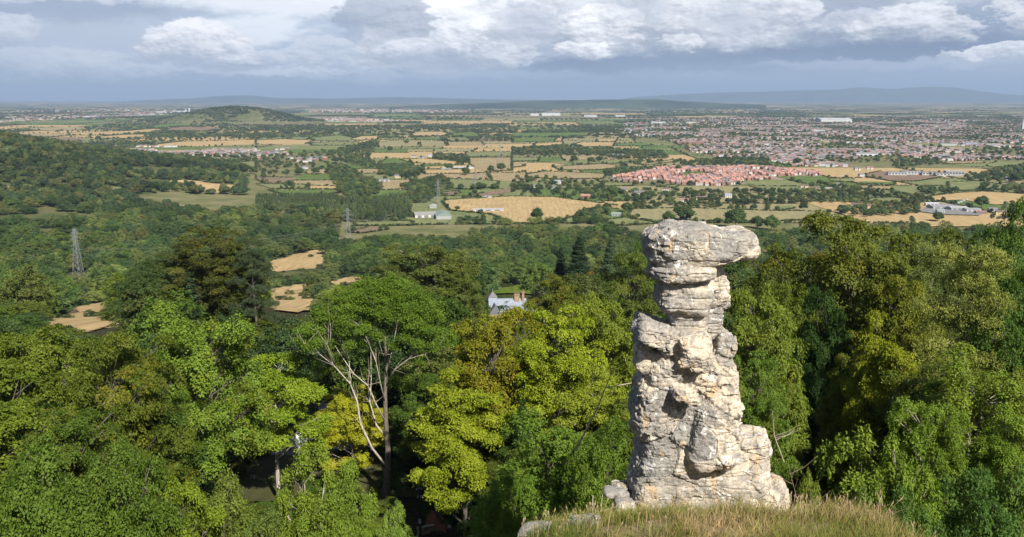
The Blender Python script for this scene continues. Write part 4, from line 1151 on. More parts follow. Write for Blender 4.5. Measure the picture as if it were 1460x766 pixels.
for x0, x1, y0, y1 in BSP:
    q = [warp(a, b) for a, b in ((x0, y0), (x1, y0), (x1, y1), (x0, y1))]
    cx, cy = sum(p[0] for p in q) / 4, sum(p[1] for p in q) / 4
    if abs(cx) > .84 * cy + 100 or cy < 1250: continue
    qq = np.array(q)
    tz = terrain(np.append(qq[:, 0], cx), np.append(qq[:, 1], cy))
    if tz.max() > 1.2: continue
    A_ = np.array([cx]); B_ = np.array([cy])
    if any(inside(t, A_, B_)[0] for t in TOWNP): continue
    f = rng.random()
    far = min(max((cy - 2500) / 6000, 0), 1)
    c = rng.choice(6, p=[.13, .12, .31, .25, .03, .16]) if far < .3 else rng.choice(6, p=[.14, .12, .30, .28, .03, .13])
    wooded = rng.random() < .06 + .11 * far
    n = len(BV)
    for p in q: BV.append((cx + (p[0] - cx) * .985, cy + (p[1] - cy) * .985, .45))
    BF.append((n, n + 1, n + 2, n + 3)); BM_.append(c); nb += 1
    if wooded:
        sp = 16 + .0035 * cy
        for xx in np.arange(min(qq[:, 0]), max(qq[:, 0]), sp):
            for yy in np.arange(min(qq[:, 1]), max(qq[:, 1]), sp):
                HEDGE.append((xx + rng.normal() * 4, yy + rng.normal() * 4, .5, rng.uniform(9, 15), rng.uniform(6, 9) * (1 + cy * .00006), 0))
    else:
        for a, b in ((0, 1), (1, 2)):
            if rng.random() < .9: hedge_line(q[a], q[b], .5, 6 if cy < 2800 else 10 if cy < 5000 else 20, .12 if cy < 4000 else .34, 1.0 if cy < 4000 else 1.6)
me = bpy.data.meshes.new('fields'); me.from_pydata(BV, [], BF)
for k in order_m: me.materials.append(FM[k])
me.polygons.foreach_set('material_index', BM_)
link('fields', me)['kind'] = 'structure'
# scattered far trees and copses out to 16 km, and the trees on the far hill
for k in range(11500):
    y = math.exp(rng.uniform(math.log(4200), math.log(17000))); x = rng.uniform(-.8, .8) * y
    if float(noise(np.array([x * .0011, y * .0007, 8.0]))) < -.05: continue
    HEDGE.append((x, y, 0, rng.uniform(9, 14), rng.uniform(8, 16) * (1 + y / 15000), 0))
for k in range(6500):
    x, y = rng.uniform(-3300, -700), rng.uniform(6450, 7700)
    z = ter1(x, y)
    if z > 7 and float(noise(np.array([x * .0045, y * .0045, 1.0]))) > -.36 - .006 * (z - 20): HEDGE.append((x, y, z, rng.uniform(10, 17), rng.uniform(9, 15), 0))
H_ = np.array(HEDGE)
hz = np.where(H_[:, 2] < 2, H_[:, 2], H_[:, 2])
inF = np.zeros(len(H_), bool)
for c, p in FPOLY:
    q = p.mean(0) + (p - p.mean(0)) * .955
    inF |= inside(q, H_[:, 0], H_[:, 1])
px_, pb_, dp_ = proj(H_[:, 0], H_[:, 1], H_[:, 2])
ok = ~inF & (px_ > -320) & (px_ < 1780)
tz = terrain(H_[:, 0], H_[:, 1]); ok &= ~((tz > 3) & (H_[:, 1] < 6000))
for t in TOWNP: ok &= ~inside(t, H_[:, 0], H_[:, 1])
H_ = H_[ok]
ok = np.array([not (r[1] < 2300 and r[3] > 4 and blocked(r[0], r[1], r[2], r[3], r[4])) for r in H_])
H_ = H_[ok]
print('hedge plants', len(H_), 'fields', nb)
def stuff_trees(name, arr, label, cat):
    """arr rows: x, y, z, h, r, kind"""
    idx = np.zeros(len(arr), int); sc = np.zeros((len(arr), 3))
    for i, r in enumerate(arr):
        k, h0, r0 = SIDX[int(r[5])][int(rng.integers(0, len(SIDX[int(r[5])])))]
        idx[i] = k; sc[i] = (r[4] / r0, r[4] / r0, r[3] / h0)
    scatter(name, STOCK, arr[:, :3], idx, sc, rng.uniform(0, 6.283, len(arr)), label, cat, stock_colors(arr[:, 0], arr[:, 1], arr[:, 5] == 1) * np.where((arr[:, 5] == 3)[:, None], (1.7, 1.7, 1.5, 1), 1.0))
rest = FARC[~picked]
stuff_trees('woods', np.stack([rest[:, 0], rest[:, 1], Z[~picked] - .3, rest[:, 2], rest[:, 3], np.where((rest[:, 4] == 0) & (rest[:, 1] < 1400), 3, rest[:, 4])], 1), 'far woods and garden trees spread over the valley and hillside', 'woods')
stuff_trees('hedges', H_, 'field hedges, copses and hedge trees of the far plain', 'hedges')
# undergrowth of the slope wood
UG = []
for k in range(9000):
    y = 40 + 900 * rng.random() ** 1.6; x = rng.uniform(-.62, .62) * y + rng.uniform(-8, 8)
    UG.append((x, y))
UG = np.array(UG); uz = terrain(UG[:, 0], UG[:, 1])
ok = ~in_fields(UG[:, 0], UG[:, 1])
for a, b, c in GLADE: ok &= (UG[:, 0] - a) ** 2 + (UG[:, 1] - b) ** 2 > c * c
for i in np.nonzero(ok)[0]:
    if blocked(UG[i, 0], UG[i, 1], uz[i], 5, 5): ok[i] = False
UG, uz = UG[ok], uz[ok]
st = [(p['crown'], None) for p in K['mid_bush']]
# bushes round and on the small slope fields
ex = []
for c_, p_ in SLPOLY[:4]:
    lo, hi = p_.min(0), p_.max(0); d_ = hi - lo
    nb_ = int(14 + np.linalg.norm(d_) * .3)
    q_ = lo - .2 * d_ + rng.random((nb_, 2)) * d_ * 1.4
    io = inside(p_, q_[:, 0], q_[:, 1])
    ex += [q for q, f in zip(q_, io) if not f or rng.random() < .03]
if ex:
    ex = np.array(ex); UG = np.concatenate([UG, ex]); uz = np.concatenate([uz, terrain(ex[:, 0], ex[:, 1])])
s_ = rng.uniform(.4, 1.0, len(UG))
scatter('undergrowth', st, np.stack([UG[:, 0], UG[:, 1], uz - .2], 1), rng.integers(0, len(st), len(UG)), np.stack([s_ * 1.2, s_ * 1.2, s_ * .8], 1), rng.uniform(0, 6.28, len(UG)), 'low bushes and brambles covering the floor of the slope wood', 'undergrowth', stock_colors(UG[:, 0], UG[:, 1], uz < -1e9))
# ------------------------------------------------------------------ rock pinnacle
def superq(c, h, e=3.2, rot=0.0, yaw=0.0, lean=0.0, seed=0, n=4):
    e = e * 1.35
    bm = bmesh.new(); bmesh.ops.create_icosphere(bm, subdivisions=n, radius=1)
    d = np.array([v.co[:] for v in bm.verts]); fs = [[v.index for v in f.verts] for f in bm.faces]; bm.free()
    k = (np.abs(d) ** e).sum(1) ** (-1 / e)
    p = d * k[:, None]
    p = p * (1 + .13 * fbm(d * 1.5 + seed * 3.7, 2, seed)[:, None])
    p = p * np.array(h)
    cr, sr = math.cos(rot), math.sin(rot); cy_, sy_ = math.cos(yaw), math.sin(yaw)
    x, y, z = p[:, 0], p[:, 1], p[:, 2]
    z = z + y * lean
    x, z = x * cr + z * sr, -x * sr + z * cr
    x, y = x * cy_ - y * sy_, x * sy_ + y * cy_
    return np.stack([x, y, z], 1) + np.array(c), fs

D0 = 28.6
SCL = 1 / F
def block(cx, cy, hw, hh, hd, dy=0.0, rot=0.0, e=3.2, yaw=0.0, seed=None, lean=0.0):
    c = at(cx, cy, D0 + dy); dep = c[1] * cP - (c[2] - EYE) * sP
    k = dep / F
    return superq(c, (hw * k * .955, hd, hh * k * 1.03), e, R_(rot), R_(yaw), lean, seed if seed is not None else int(cx * 7 + cy) % 97)

def rock_part(name, blocks, parent, base, mat, voxel=.05, amp=1.0, strata=.0, crack=.5, bed=.5):
    V, Fc = [], []
    for v, f in blocks:
        n = sum(len(a) for a in V); V.append(v); Fc += [[i + n for i in q] for q in f]
    me = bpy.data.meshes.new(name + '_rough'); me.from_pydata(np.concatenate(V), [], Fc)
    o = bpy.data.objects.new(name + '_rough', me); COL.objects.link(o)
    md = o.modifiers.new('r', 'REMESH'); md.mode = 'VOXEL'; md.voxel_size = voxel
    sm = o.modifiers.new('s', 'SMOOTH'); sm.iterations = 1; sm.factor = .5
    dg = bpy.context.evaluated_depsgraph_get(); dg.update()
    out = bpy.data.meshes.new_from_object(o.evaluated_get(dg))
    bpy.data.objects.remove(o)
    n = len(out.vertices)
    co = np.empty(n * 3, np.float32); out.vertices.foreach_get('co', co); co = co.reshape(-1, 3).astype(np.float64)
    no = np.empty(n * 3, np.float32); out.vertices.foreach_get('normal', no); no = no.reshape(-1, 3).astype(np.float64)
    q = co + .25 * np.stack([fbm(co * .8, 2, 3), fbm(co * .8, 2, 4), fbm(co * .8, 2, 5)], 1)
    # facets: cells of broken rock, each set in or out a little
    f1, g1, c1, t1 = worley(q * np.array((.62, .62, .70)) + 3.3, 11, True)
    f2, g2, c2, t2 = worley(q * np.array((1.7, 1.7, 2.2)) + 1.7, 23, True)
    fine = np.clip(.25 + 1.2 * noise(q * .42 + 4, 63), 0, 1) * .5 + .8 * (1 - sstep(-1.2, .2, co[:, 0] - base[0])) * (1 - sstep(2.5, 4.5, co[:, 2] - base[2]))
    d = crack * (.20 * (c1 - .5) * sstep(0, .05, g1) + .16 * t1 + (.04 + .09 * fine) * (c2 - .5) * sstep(0, .06, g2) + (.05 + .10 * fine) * t2)
    d -= .12 * crack * (1 - sstep(.0, .04, g1)) * sstep(-.1, .2, noise(q * .9, 61))
    d -= .06 * crack * fine * (1 - sstep(0, .07, g2)) * sstep(0, .3, noise(q * 1.1, 62))
    # bedding
    f3, g3, c3, t3 = worley(q * np.array((3.6, 3.6, 5.0)) + 5.1, 29, True)
    chip = sstep(-.15, .35, noise(q * .8 + 9, 67))
    d += chip * (.055 * (c3 - .5) * sstep(0, .08, g3) + .10 * t3 / 3.6 * 3)
    lay = co[:, 2] * 2.6 + .9 * fbm(co * .5, 3, 8) + .10 * co[:, 0]
    st = np.abs((lay % 1) - .5) * 2
    d -= (.06 * bed + strata) * (1 - sstep(.0, .22, st)) * sstep(-.1, .35, fbm(co * .9 + 7, 2, 15) + (strata > 0) * .35)
    lay2 = co[:, 2] * 7.0 + 1.2 * fbm(co * .8, 3, 18)
    d -= (.02 * bed + strata * .5) * (1 - sstep(0, .35, np.abs((lay2 % 1) - .5) * 2)) * sstep(-.1, .3, fbm(co * .7 + 3, 2, 25) + (strata > 0) * .3)
    d += .12 * fbm(co * 1.1, 3, 33) + .030 * fbm(co * 3.5, 3, 35) + .022 * fbm(co * 11, 2, 37)
    pit = worley(co * 5.5, 71)[0]
    d -= .03 * (1 - sstep(.05, .33, pit)) * (noise(co * 1.3, 72) > .1)
    co += no * (d * amp)[:, None]
    out.vertices.foreach_set('co', (co - base).astype(np.float32).ravel())
    crack = np.clip((1 - sstep(.0, .09, g1)) + .7 * (1 - sstep(0, .1, g2)), 0, 1)
    a = out.attributes.new('fresh', 'FLOAT', 'POINT'); a.data.foreach_set('value', c1.astype(np.float32))
    out.polygons.foreach_set('use_smooth', [False] * len(out.polygons)); out.update()
    out.materials.clear()
    return link(name, out, parent, mat)

def rock_mat():
    m, T = new_mat('limestone')
    pos = T.node('ShaderNodeNewGeometry').outputs['Position']
    fr = T.node('ShaderNodeAttribute', {'attribute_name': 'fresh'}).outputs['Fac']
    n1 = T.noise(pos, .55, 5, .6); n2 = T.noise(pos, 2.6, 6, .65, .4); n3 = T.noise(pos, 14, 4, .7); n4 = T.noise(T.vmul(pos, (1, 1, .6)), 1.4, 5, .6, .6)
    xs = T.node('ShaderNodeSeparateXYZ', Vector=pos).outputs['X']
    weather_shade = T.m('ADD', T.m('ADD', T.m('MULTIPLY', n1, .65), T.m('MULTIPLY', fr, .35)), T.mapr(xs, 4.4, 7.6, -.09, .07, False))  # random weathering, plus shade painted in: greyer towards the less lit left side
    c = T.mix(T.mapr(weather_shade, .36, .60), (.285, .27, .24), (.54, .465, .36))
    c = T.mix(T.m('MULTIPLY', T.mapr(n2, .47, .60), .7), c, (.215, .205, .19))
    wp = T.n.new('ShaderNodeVectorMath'); wp.operation = 'ADD'; T.l.new(pos, wp.inputs[0])
    wq = T.n.new('ShaderNodeTexNoise'); wq.inputs['Scale'].default_value = 1.6; wq.inputs['Detail'].default_value = 5; T.l.new(pos, wq.inputs['Vector']); T.l.new(wq.outputs['Color'], wp.inputs[1])
    ck = T.vor(T.vmul(wp.outputs[0], (1.1, 1.1, .9)), 1.0, 'DISTANCE_TO_EDGE'); crk = T.mapr(ck, .0, .022, 1, 0)
    ckm = T.m('MULTIPLY', crk, T.mapr(n4, .50, .62))
    c = T.mix(T.m('MULTIPLY', T.mapr(n4, .56, .68), .75), c, (.50, .36, .20))
    sp = T.mapr(T.noise(pos, 3.6, 4, .55, .8), .58, .63); sp2 = T.mapr(T.noise(pos, .9, 3, .5), .45, .6)
    c = T.mix(T.m('MULTIPLY', T.m('MULTIPLY', sp, sp2), .8), c, (.72, .70, .66))
    dk = T.mapr(T.vor(pos, 9.0), .16, .05)
    c = T.mix(T.m('MULTIPLY', dk, T.mapr(n4, .45, .6)), c, (.12, .11, .10))
    c = T.mix(T.m('MULTIPLY', ckm, .5), c, (.10, .09, .08))
    hs = T.node('ShaderNodeHueSaturation', Color=c, Value=T.mapr(n3, .25, .75, .74, 1.22))
    p = T.node('ShaderNodeBsdfPrincipled', Base_Color=hs.outputs[0], Roughness=.92); p.inputs['Specular IOR Level'].default_value = .12
    b1 = T.node('ShaderNodeBump', Height=n3, Strength=.8, Distance=.035)
    b3 = T.node('ShaderNodeBump', Height=T.m('SUBTRACT', 1.0, ckm), Strength=.9, Distance=.06, Normal=b1.outputs[0])
    b2 = T.node('ShaderNodeBump', Height=n2, Strength=.7, Distance=.09, Normal=b3.outputs[0])
    T.l.new(b2.outputs[0], p.inputs['Normal'])
    finish(T, p)
    return m
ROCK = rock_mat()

def pinnacle():
    b = at(1010, 735, D0); base = np.array((b[0], b[1], ter1(b[0], b[1]) - .3))
    root = empty('rock_pinnacle', base, label='weathered limestone rock pinnacle with an overhanging cap stone above the grassy edge', cat='rock')
    cap = [block(980, 348, 64, 24, 1.35, 0, -1, 3.6, seed=4), block(1044, 347, 31, 20, 1.1, .1, -3, 3.6, seed=8), block(1020, 347, 42, 20, 1.2, .05, -3, 3.2, seed=11), block(985, 366, 58, 11, 1.15, -.05, -3, 3.0, seed=13), block(940, 350, 23, 20, 1.0, 0, 0, 2.8, seed=3),
           block(978, 329, 38, 11, .95, .1, 0, 2.8, seed=9)]
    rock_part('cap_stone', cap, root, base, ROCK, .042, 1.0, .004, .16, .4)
    neck = [block(970, 384, 48, 12, 1.12, -.2, -2, 3.4, seed=5), block(1012, 388, 12, 18, .8, .35, 0, 3, seed=6),
            block(984, 402, 36, 10, .75, .05, 0, 3, seed=14),
            block(966, 418, 32, 24, .85, -.2, 10, 3.0, seed=15), block(990, 424, 22, 24, .8, -.3, 8, 2.8, seed=16),
            block(1022, 412, 13, 26, .6, .1, 3, 3, seed=17), block(1033, 428, 6, 8, .3, .1, 0, 2.4, seed=18), block(1020, 446, 10, 12, .4, 0, 0, 2.6, seed=19),
            block(980, 454, 30, 22, .85, .05, 0, 3.2, seed=20), block(1014, 462, 15, 22, .6, .15, 0, 3, seed=22)]
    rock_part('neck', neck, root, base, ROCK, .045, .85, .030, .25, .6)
    sh = [block(932, 473, 30, 17, 1.15, -.4, 20, 3.8, seed=31), block(918, 478, 15, 14, .8, -.2, 10, 2.6, seed=30), block(958, 486, 20, 18, .9, -.4, 10, 3, seed=32),
          block(985, 494, 28, 24, 1.05, -.6, 0, 3.0, seed=33), block(991, 510, 17, 17, .75, -.85, 0, 2.3, seed=34),
          block(1030, 488, 19, 18, .8, -.1, 12, 2.8, seed=35), block(1042, 486, 8, 10, .5, 0, 0, 2.6, seed=36),
          block(925, 508, 21, 18, .9, .1, 15, 3, seed=37), block(982, 525, 57, 40, 1.3, .35, 0, 3.4, seed=38)]
    body = [block(1026, 540, 22, 32, 1.0, .0, 0, 3.2, seed=41), block(950, 528, 24, 26, .8, -.35, 25, 3, seed=42),
            block(930, 572, 30, 44, 1.2, .1, 8, 2.9, seed=43), block(908, 578, 11, 15, .6, .1, 0, 2.6, seed=44), block(982, 585, 61, 55, 1.4, .4, 0, 3.4, seed=45),
            block(974, 561, 22, 9, .8, -1.15, 20, 3.6, seed=46), block(1034, 590, 16, 20, .8, .1, 0, 3, seed=47),
            block(1017, 610, 39, 54, 1.15, -.55, 4, 2.6, seed=48), block(1014, 636, 33, 28, .95, -.75, 0, 2.5, seed=49),
            block(950, 640, 44, 55, 1.25, .2, 4, 3.2, seed=50), block(985, 668, 68, 70, 1.6, .5, 0, 3.4, seed=51),
            block(1066, 632, 27, 20, 1.0, .3, 6, 3, seed=52), block(1080, 634, 14, 20, .7, .3, 0, 2.6, seed=53), block(1058, 690, 37, 52, 1.2, .3, 0, 3.2, seed=54),
            block(1102, 712, 20, 30, .9, .1, -8, 2.7, seed=55), block(920, 700, 24, 40, 1.2, .1, 8, 2.8, seed=56), block(1005, 745, 112, 52, 1.8, .4, 0, 3.2, seed=57)]
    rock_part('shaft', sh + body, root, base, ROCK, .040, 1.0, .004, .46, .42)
pinnacle()

def boulder(blocks, label, voxel=.05):
    c = np.concatenate([b[0] for b in blocks]).mean(0); base = np.array((c[0], c[1], ter1(c[0], c[1])))
    o = rock_part('boulder', blocks, None, base, ROCK, voxel, .6, 0, .3)
    o.location = base
    tag(o, label, 'rock')
def gblock(cx, cy, hw, hh, hd, d, rot=0, seed=1):
    c = at(cx, cy, d); k = (c[1] * cP - (c[2] - EYE) * sP) / F
    return superq(c, (hw * k * .955, hd, hh * k), 2.8, R_(rot), 0, 0, seed)
def stones():
    g = np.random.default_rng(12)
    for i in range(9):
        px, d = g.uniform(905, 1110), g.uniform(22.5, 26.5)
        X = at(px, 730, d)[0]; z = ter1(X, d); k = g.uniform(.10, .26)
        v, f = superq((X, d, z + k * .35), (k * 1.3, k, k * .7), 2.8, g.normal() * .3, g.uniform(0, 3), 0, 200 + i)
        o = rock_part('stone', [(v, f)], None, np.array((X, d, z)), ROCK, .03, .35, 0, .3); o.location = (X, d, z)
        tag(o, 'pale loose stone lying in the grass at the foot of the pinnacle', 'stone', 'loose stones at the foot of the pinnacle')
stones()
boulder([gblock(832, 756, 26, 14, .5, 16.2, 0, 3), gblock(815, 764, 20, 10, .4, 16.0, 0, 5)], 'pale limestone boulder in dry grass left of the grassy brow')
boulder([gblock(772, 766, 32, 10, .5, 16.2, -8, 6)], 'low grey limestone ledge at the left end of the grassy brow')
boulder([gblock(884, 698, 12, 6, .6, 28.6, 0, 7), gblock(868, 701, 8, 5, .4, 28.2, 0, 9)], 'pale broken limestone outcrop at the left foot of the pinnacle', .06)
boulder([gblock(890, 718, 16, 10, .8, 28.0, 10, 12)], 'grey limestone outcrop among dry stems at the left foot of the pinnacle', .06)

# ------------------------------------------------------------------ grass of the brow
def grass_mat():
    m, T = new_mat('dry_grass')
    t = T.node('ShaderNodeAttribute', {'attribute_name': 'tint'}).outputs['Fac']
    r = T.node('ShaderNodeValToRGB', Fac=t)
    e = r.color_ramp.elements; e[0].position = 0; e[0].color = (.10, .145, .022, 1); e[1].position = 1; e[1].color = (.46, .34, .17, 1)
    for p_, c_ in ((.3, (.19, .20, .035, 1)), (.55, (.27, .23, .075, 1)), (.75, (.34, .26, .12, 1))):
        x = e.new(p_); x.color = c_
    p = T.node('ShaderNodeBsdfPrincipled', Base_Color=r.outputs[0], Roughness=.7); p.inputs['Specular IOR Level'].default_value = .2
    tr = T.node('ShaderNodeBsdfTranslucent', Color=r.outputs[0])
    finish(T, T.node('ShaderNodeMixShader', _0=.25, _1=p, _2=tr))
    return m
GRASSM = grass_mat()
def grass():
    g = np.random.default_rng(3)
    n = 230000
    y = np.concatenate([g.uniform(11.5, 30, 150000), g.uniform(2.5, 11.5, 80000)]); x = np.concatenate([g.uniform(-1.5, 13.5, 150000), g.uniform(-7, 15, 80000)])
    z = terrain(x, y); zo = z - EYE
    crest = np.interp(y, SY, SZ)
    on = zo > crest - 1.2
    cl = fbm(np.stack([x * 1.1, y * 1.1, 0 * x], 1), 3, 51)
    on &= g.random(n) < np.where(y > 21, .55, 1.0) * np.clip(.8 + 1.3 * cl, .12, 1)
    px, py, dep = proj(x, y, z)
    on &= ~((px > 900) & (px < 1110) & (y > 27.3))
    x, y, z, cl, zo, crest = x[on], y[on], z[on], cl[on], zo[on], crest[on]; n = len(x)
    h = g.uniform(.12, .36, n) * np.clip(1 + 1.0 * cl, .45, 1.8) * np.clip(1.0 - .3 * (crest - zo), .5, 1)
    w = g.uniform(.005, .011, n)
    lean = g.normal(size=(n, 2)) * .42 + np.array((.22, .05))
    a = g.uniform(0, 6.28, n); bx, by = np.cos(a) * w, np.sin(a) * w
    V = []
    for t in (0, .4, .75, 1.0):
        cx = x + lean[:, 0] * h * t * t; cy = y + lean[:, 1] * h * t * t; cz = z - .02 + h * t * (1 - .25 * np.hypot(lean[:, 0], lean[:, 1]) * t)
        k = 1 - t * .85
        V += [np.stack([cx - bx * k, cy - by * k, cz], 1), np.stack([cx + bx * k, cy + by * k, cz], 1)]
    V = np.stack(V, 1).reshape(-1, 3)
    b = np.arange(n)[:, None, None] * 8
    q = (b + np.array([[0, 1, 3, 2], [2, 3, 5, 4], [4, 5, 7, 6]])).reshape(-1, 4)
    tint = np.clip(.40 + .75 * fbm(np.stack([x * .55, y * .55, 0 * x], 1), 3, 57) + g.normal(size=n) * .22 + .02 * (x - 4), 0, 1)
    me = mesh_np('grass', V, q, GRASSM, False, {'tint': np.repeat(tint, 3)})
    tag(link('grass', me), 'long green and straw coloured grass covering the brow before the pinnacle', 'grass', kind='stuff')
    # seeding stalks
    mv, mf, mt = [], [], []
    m = 700
    mb = MB()
    k = 0
    while k < m:
        yy_, xx_ = g.uniform(14.5, 22), g.uniform(-.3, 12.5)
        zz = ter1(xx_, yy_)
        if zz - EYE < np.interp(yy_, SY, SZ) - 1.1: continue
        if xx_ < 8 and g.random() < .45: k += 1; continue
        hh = g.uniform(.3, .62) * (1.1 if xx_ > 6.5 else .85)
        lx, ly = g.normal() * .16 + .06, g.normal() * .12
        p0 = Vector((xx_, yy_, zz)); p1 = p0 + Vector((lx * .4 * hh, ly * .4 * hh, hh * .6)); p2 = p0 + Vector((lx * hh, ly * hh, hh))
        mb.tube([p0, p1, p2], [.005, .004, .003], 3, False)
        mb.tube([p1.lerp(p2, .55), p1.lerp(p2, .8), p2 + (p2 - p1) * .05], [.006, .016, .003], 4, False)
        k += 1
    o = mb.build('seed_stalks', simple_mat('dry_stalk', (.33, .245, .14), .8, .3, 3), None)
    tag(o, 'tan seed heads and dry stalks standing out of the grass', 'dry stalks', kind='stuff')
grass()

# dead stems that stand clear of the grass
STEM = simple_mat('dead_stem', (.20, .145, .10), .85, .3, 4)
def dead_stem(px, py, d, h, label, seed, forks=4, mat=STEM, r=.022, name='dead_branch'):
    g = np.random.default_rng(seed)
    b = at(px, py, d); z = ter1(b[0], b[1]) if abs(ter1(b[0], b[1]) - b[2]) < 3 else b[2]
    m = MB()
    top = Vector((g.normal() * .18 * h, g.normal() * .1 * h, h))
    mid = top * .5 + Vector((g.normal() * .06 * h, g.normal() * .05 * h, 0))
    m.tube([(0, 0, -.1), mid, top], [r, r * .75, r * .3], 5)
    for k in range(forks):
        t = g.uniform(.35, .9); s = Vector((0, 0, 0)).lerp(mid, t * 2) if t < .5 else mid.lerp(top, t * 2 - 1)
        e = s + Vector((g.normal() * .28 * h, g.normal() * .15 * h, g.uniform(.1, .35) * h))
        m.tube([s, s.lerp(e, .5) + Vector((0, 0, -.03 * h)), e], [r * .6, r * .4, r * .15], 4)
    o = m.build(name, mat); o.location = (b[0], b[1], z)
    tag(o, label, 'branch')
PALEST = simple_mat('bleached_wood', (.42, .35, .27), .85, .3, 4)
dead_stem(842, 728, 20, .9, 'bleached fallen branch leaning at the left edge of the grass', 1, 2, PALEST, .03)
dead_stem(856, 706, 24, 1.4, 'grey dead stem left of the pinnacle foot', 2, 3, PALEST, .03)
dead_stem(820, 640, 36, 4.0, 'thin pale dead stem rising through the leafy sycamore', 3, 2, PALEST, .045)
dead_stem(1135, 690, 27, 2.6, 'reddish dead stem beside the right foot of the pinnacle', 4, 5)
dead_stem(1160, 724, 20, 1.1, 'brown dock stalk at the right side of the grassy brow', 5, 6, STEM, .014)
dead_stem(1262, 742, 17.5, .9, 'tall brown seed stalk on the right slope of the brow', 6, 5, STEM, .010)
dead_stem(1315, 760, 17, .8, 'drooping brown seed stalk at the right end of the brow', 7, 5, STEM, .010)
dead_stem(1118, 655, 29.5, 1.9, 'pale bare stems against the hanging beech right of the shaft', 8, 6, PALEST, .02)
# ------------------------------------------------------------------ buildings
WALLM = {k: simple_mat('wall_' + k, c, .85, .12, .6) for k, c in dict(brick=(.24, .14, .10), render=(.48, .45, .40), cream=(.46, .40, .29), white=(.44, .445, .44), stone=(.42, .34, .22), grey=(.30, .31, .31), cottage=(.62, .64, .66), yellow=(.52, .40, .20)).items()}
ROOFM = {k: simple_mat('roof_' + k, c, .8, .18, .8) for k, c in dict(terracotta=(.36, .195, .155), russet=(.25, .15, .13), brown=(.13, .098, .08), slate=(.16, .16, .175), greyroof=(.25, .25, .245), sheet=(.33, .335, .335), greensheet=(.20, .25, .21), palesheet=(.42, .435, .45), bluegrey=(.23, .26, .31)).items()}
GLASS = simple_mat('window_glass', (.03, .035, .045), .15, .1, 1, .6)
FRAME = simple_mat('window_frame', (.75, .75, .73), .6, .05, 1)
def house_meshes(w, d, hw, hr, wall, roof, hip=0.0, wing=False, chimney=True):
    a = MB(); a.box((0, 0, hw / 2 - .3), (w, d, hw + .6))
    b = MB(); b.gable(-w / 2, w / 2, -d / 2, d / 2, hw, hw + hr, .35, hip=hip)
    if not hip:                                                            # gable ends in wall brick
        for s in (-1, 1): a.add([(s * w / 2, -d / 2, hw - .01), (s * w / 2, d / 2, hw - .01), (s * w / 2, 0, hw + hr * .93), (s * (w / 2 - .25), -d / 2, hw - .01), (s * (w / 2 - .25), d / 2, hw - .01), (s * (w / 2 - .25), 0, hw + hr * .93)],
                                [(0, 1, 2), (5, 4, 3), (0, 3, 4, 1), (1, 4, 5, 2), (2, 5, 3, 0)])
    if wing:
        a.box((w * .22, -d * .62, hw / 2 - .3), (w * .34, d * .5, hw + .55))
        b.add([(w * .03, -d * .9, hw), (w * .41, -d * .9, hw), (w * .41, 0, hw), (w * .03, 0, hw), (w * .22, -d * .92, hw + hr * .75), (w * .22, 0, hw + hr * .75)], [(0, 1, 4), (1, 2, 5, 4), (3, 0, 4, 5), (2, 3, 5), (3, 2, 1, 0)])
    c = MB(); c.box((w * .32, 0, hw + hr * .9), (.9, .7, hr * .9))
    g = MB()
    for x in (-.3, .02, .3):
        for z in ((.3, .75) if hw > 4 else (.5,)):
            g.box((x * w, -d / 2 - .02, hw * z), (1.3, .08, 1.1))
    return a.mesh('wall', WALLM[wall]), b.mesh('roof', ROOFM[roof]), (c.mesh('chimney', WALLM['brick']) if chimney else None), g.mesh('window', GLASS)
HK = []
for w, d, hw, hr, wall, roof, hip, wing in [(9, 7, 5.2, 3.0, 'brick', 'terracotta', 0, False), (11, 7.5, 5.2, 3.2, 'brick', 'terracotta', 0, True), (8, 7, 5.2, 2.8, 'render', 'terracotta', 2, False), (14, 7.5, 5.2, 3.0, 'brick', 'russet', 0, False),
                                           (10, 7, 5.2, 3.0, 'render', 'russet', 0, True), (9, 7, 5.2, 3, 'brick', 'slate', 0, False)]:
    HK.append((house_meshes(w, d, hw, hr, wall, roof, hip, wing), (wall, roof)))
def place_house(ms, x, y, z, rz, label, group=None, name='house', sc=1.0):
    t = empty(name, (x, y, z), rz, (sc, sc, sc), label=label, cat='house', group=group)
    link('wall', ms[0], t); r = link('roof', ms[1], t)
    if ms[2]: link('chimney', ms[2], r)
    link('window', ms[3], t)
    return t
WORD = {'terracotta': 'orange red tiled', 'russet': 'brown red tiled', 'slate': 'grey slate', 'brown': 'brown tiled', 'brick': 'brick', 'render': 'white rendered', 'cream': 'cream', 'white': 'white', 'stone': 'stone', 'yellow': 'yellow brick', 'greyroof': 'grey', 'bluegrey': 'blue grey'}
# the new estate, in rows
est = np.array([plain_px(*q) for q in [(862, 256), (890, 251), (921, 245), (951, 239), (986, 240), (1041, 238), (1095, 240), (1130, 244), (1162, 245), (1172, 250), (1150, 254), (1095, 258), (1031, 266), (971, 264), (956, 263), (941, 256), (905, 261)]]); lo, hi = est.min(0), est.max(0)
EST = []
a0 = R_(12)
for r in range(-40, 60):
    for c in range(-60, 80):
        u, v = c * 12.5 + (r % 2) * 5, r * 19 + (c % 2) * 1.5
        x = (lo[0] + hi[0]) / 2 + u * math.cos(a0) - v * math.sin(a0); y = (lo[1] + hi[1]) / 2 + u * math.sin(a0) + v * math.cos(a0)
        EST.append((x + rng.normal() * 1.2, y + rng.normal() * 1.5))
EST = np.array(EST); EST = EST[inside(est, EST[:, 0], EST[:, 1])]
EST = EST[(rng.random(len(EST)) < .86) & (noise(np.stack([EST[:, 0] / 60, EST[:, 1] / 60, 0 * EST[:, 0]], 1), 5) > -.35)]
EST = EST[np.argsort(EST[:, 1])]
TOWNPTS = []
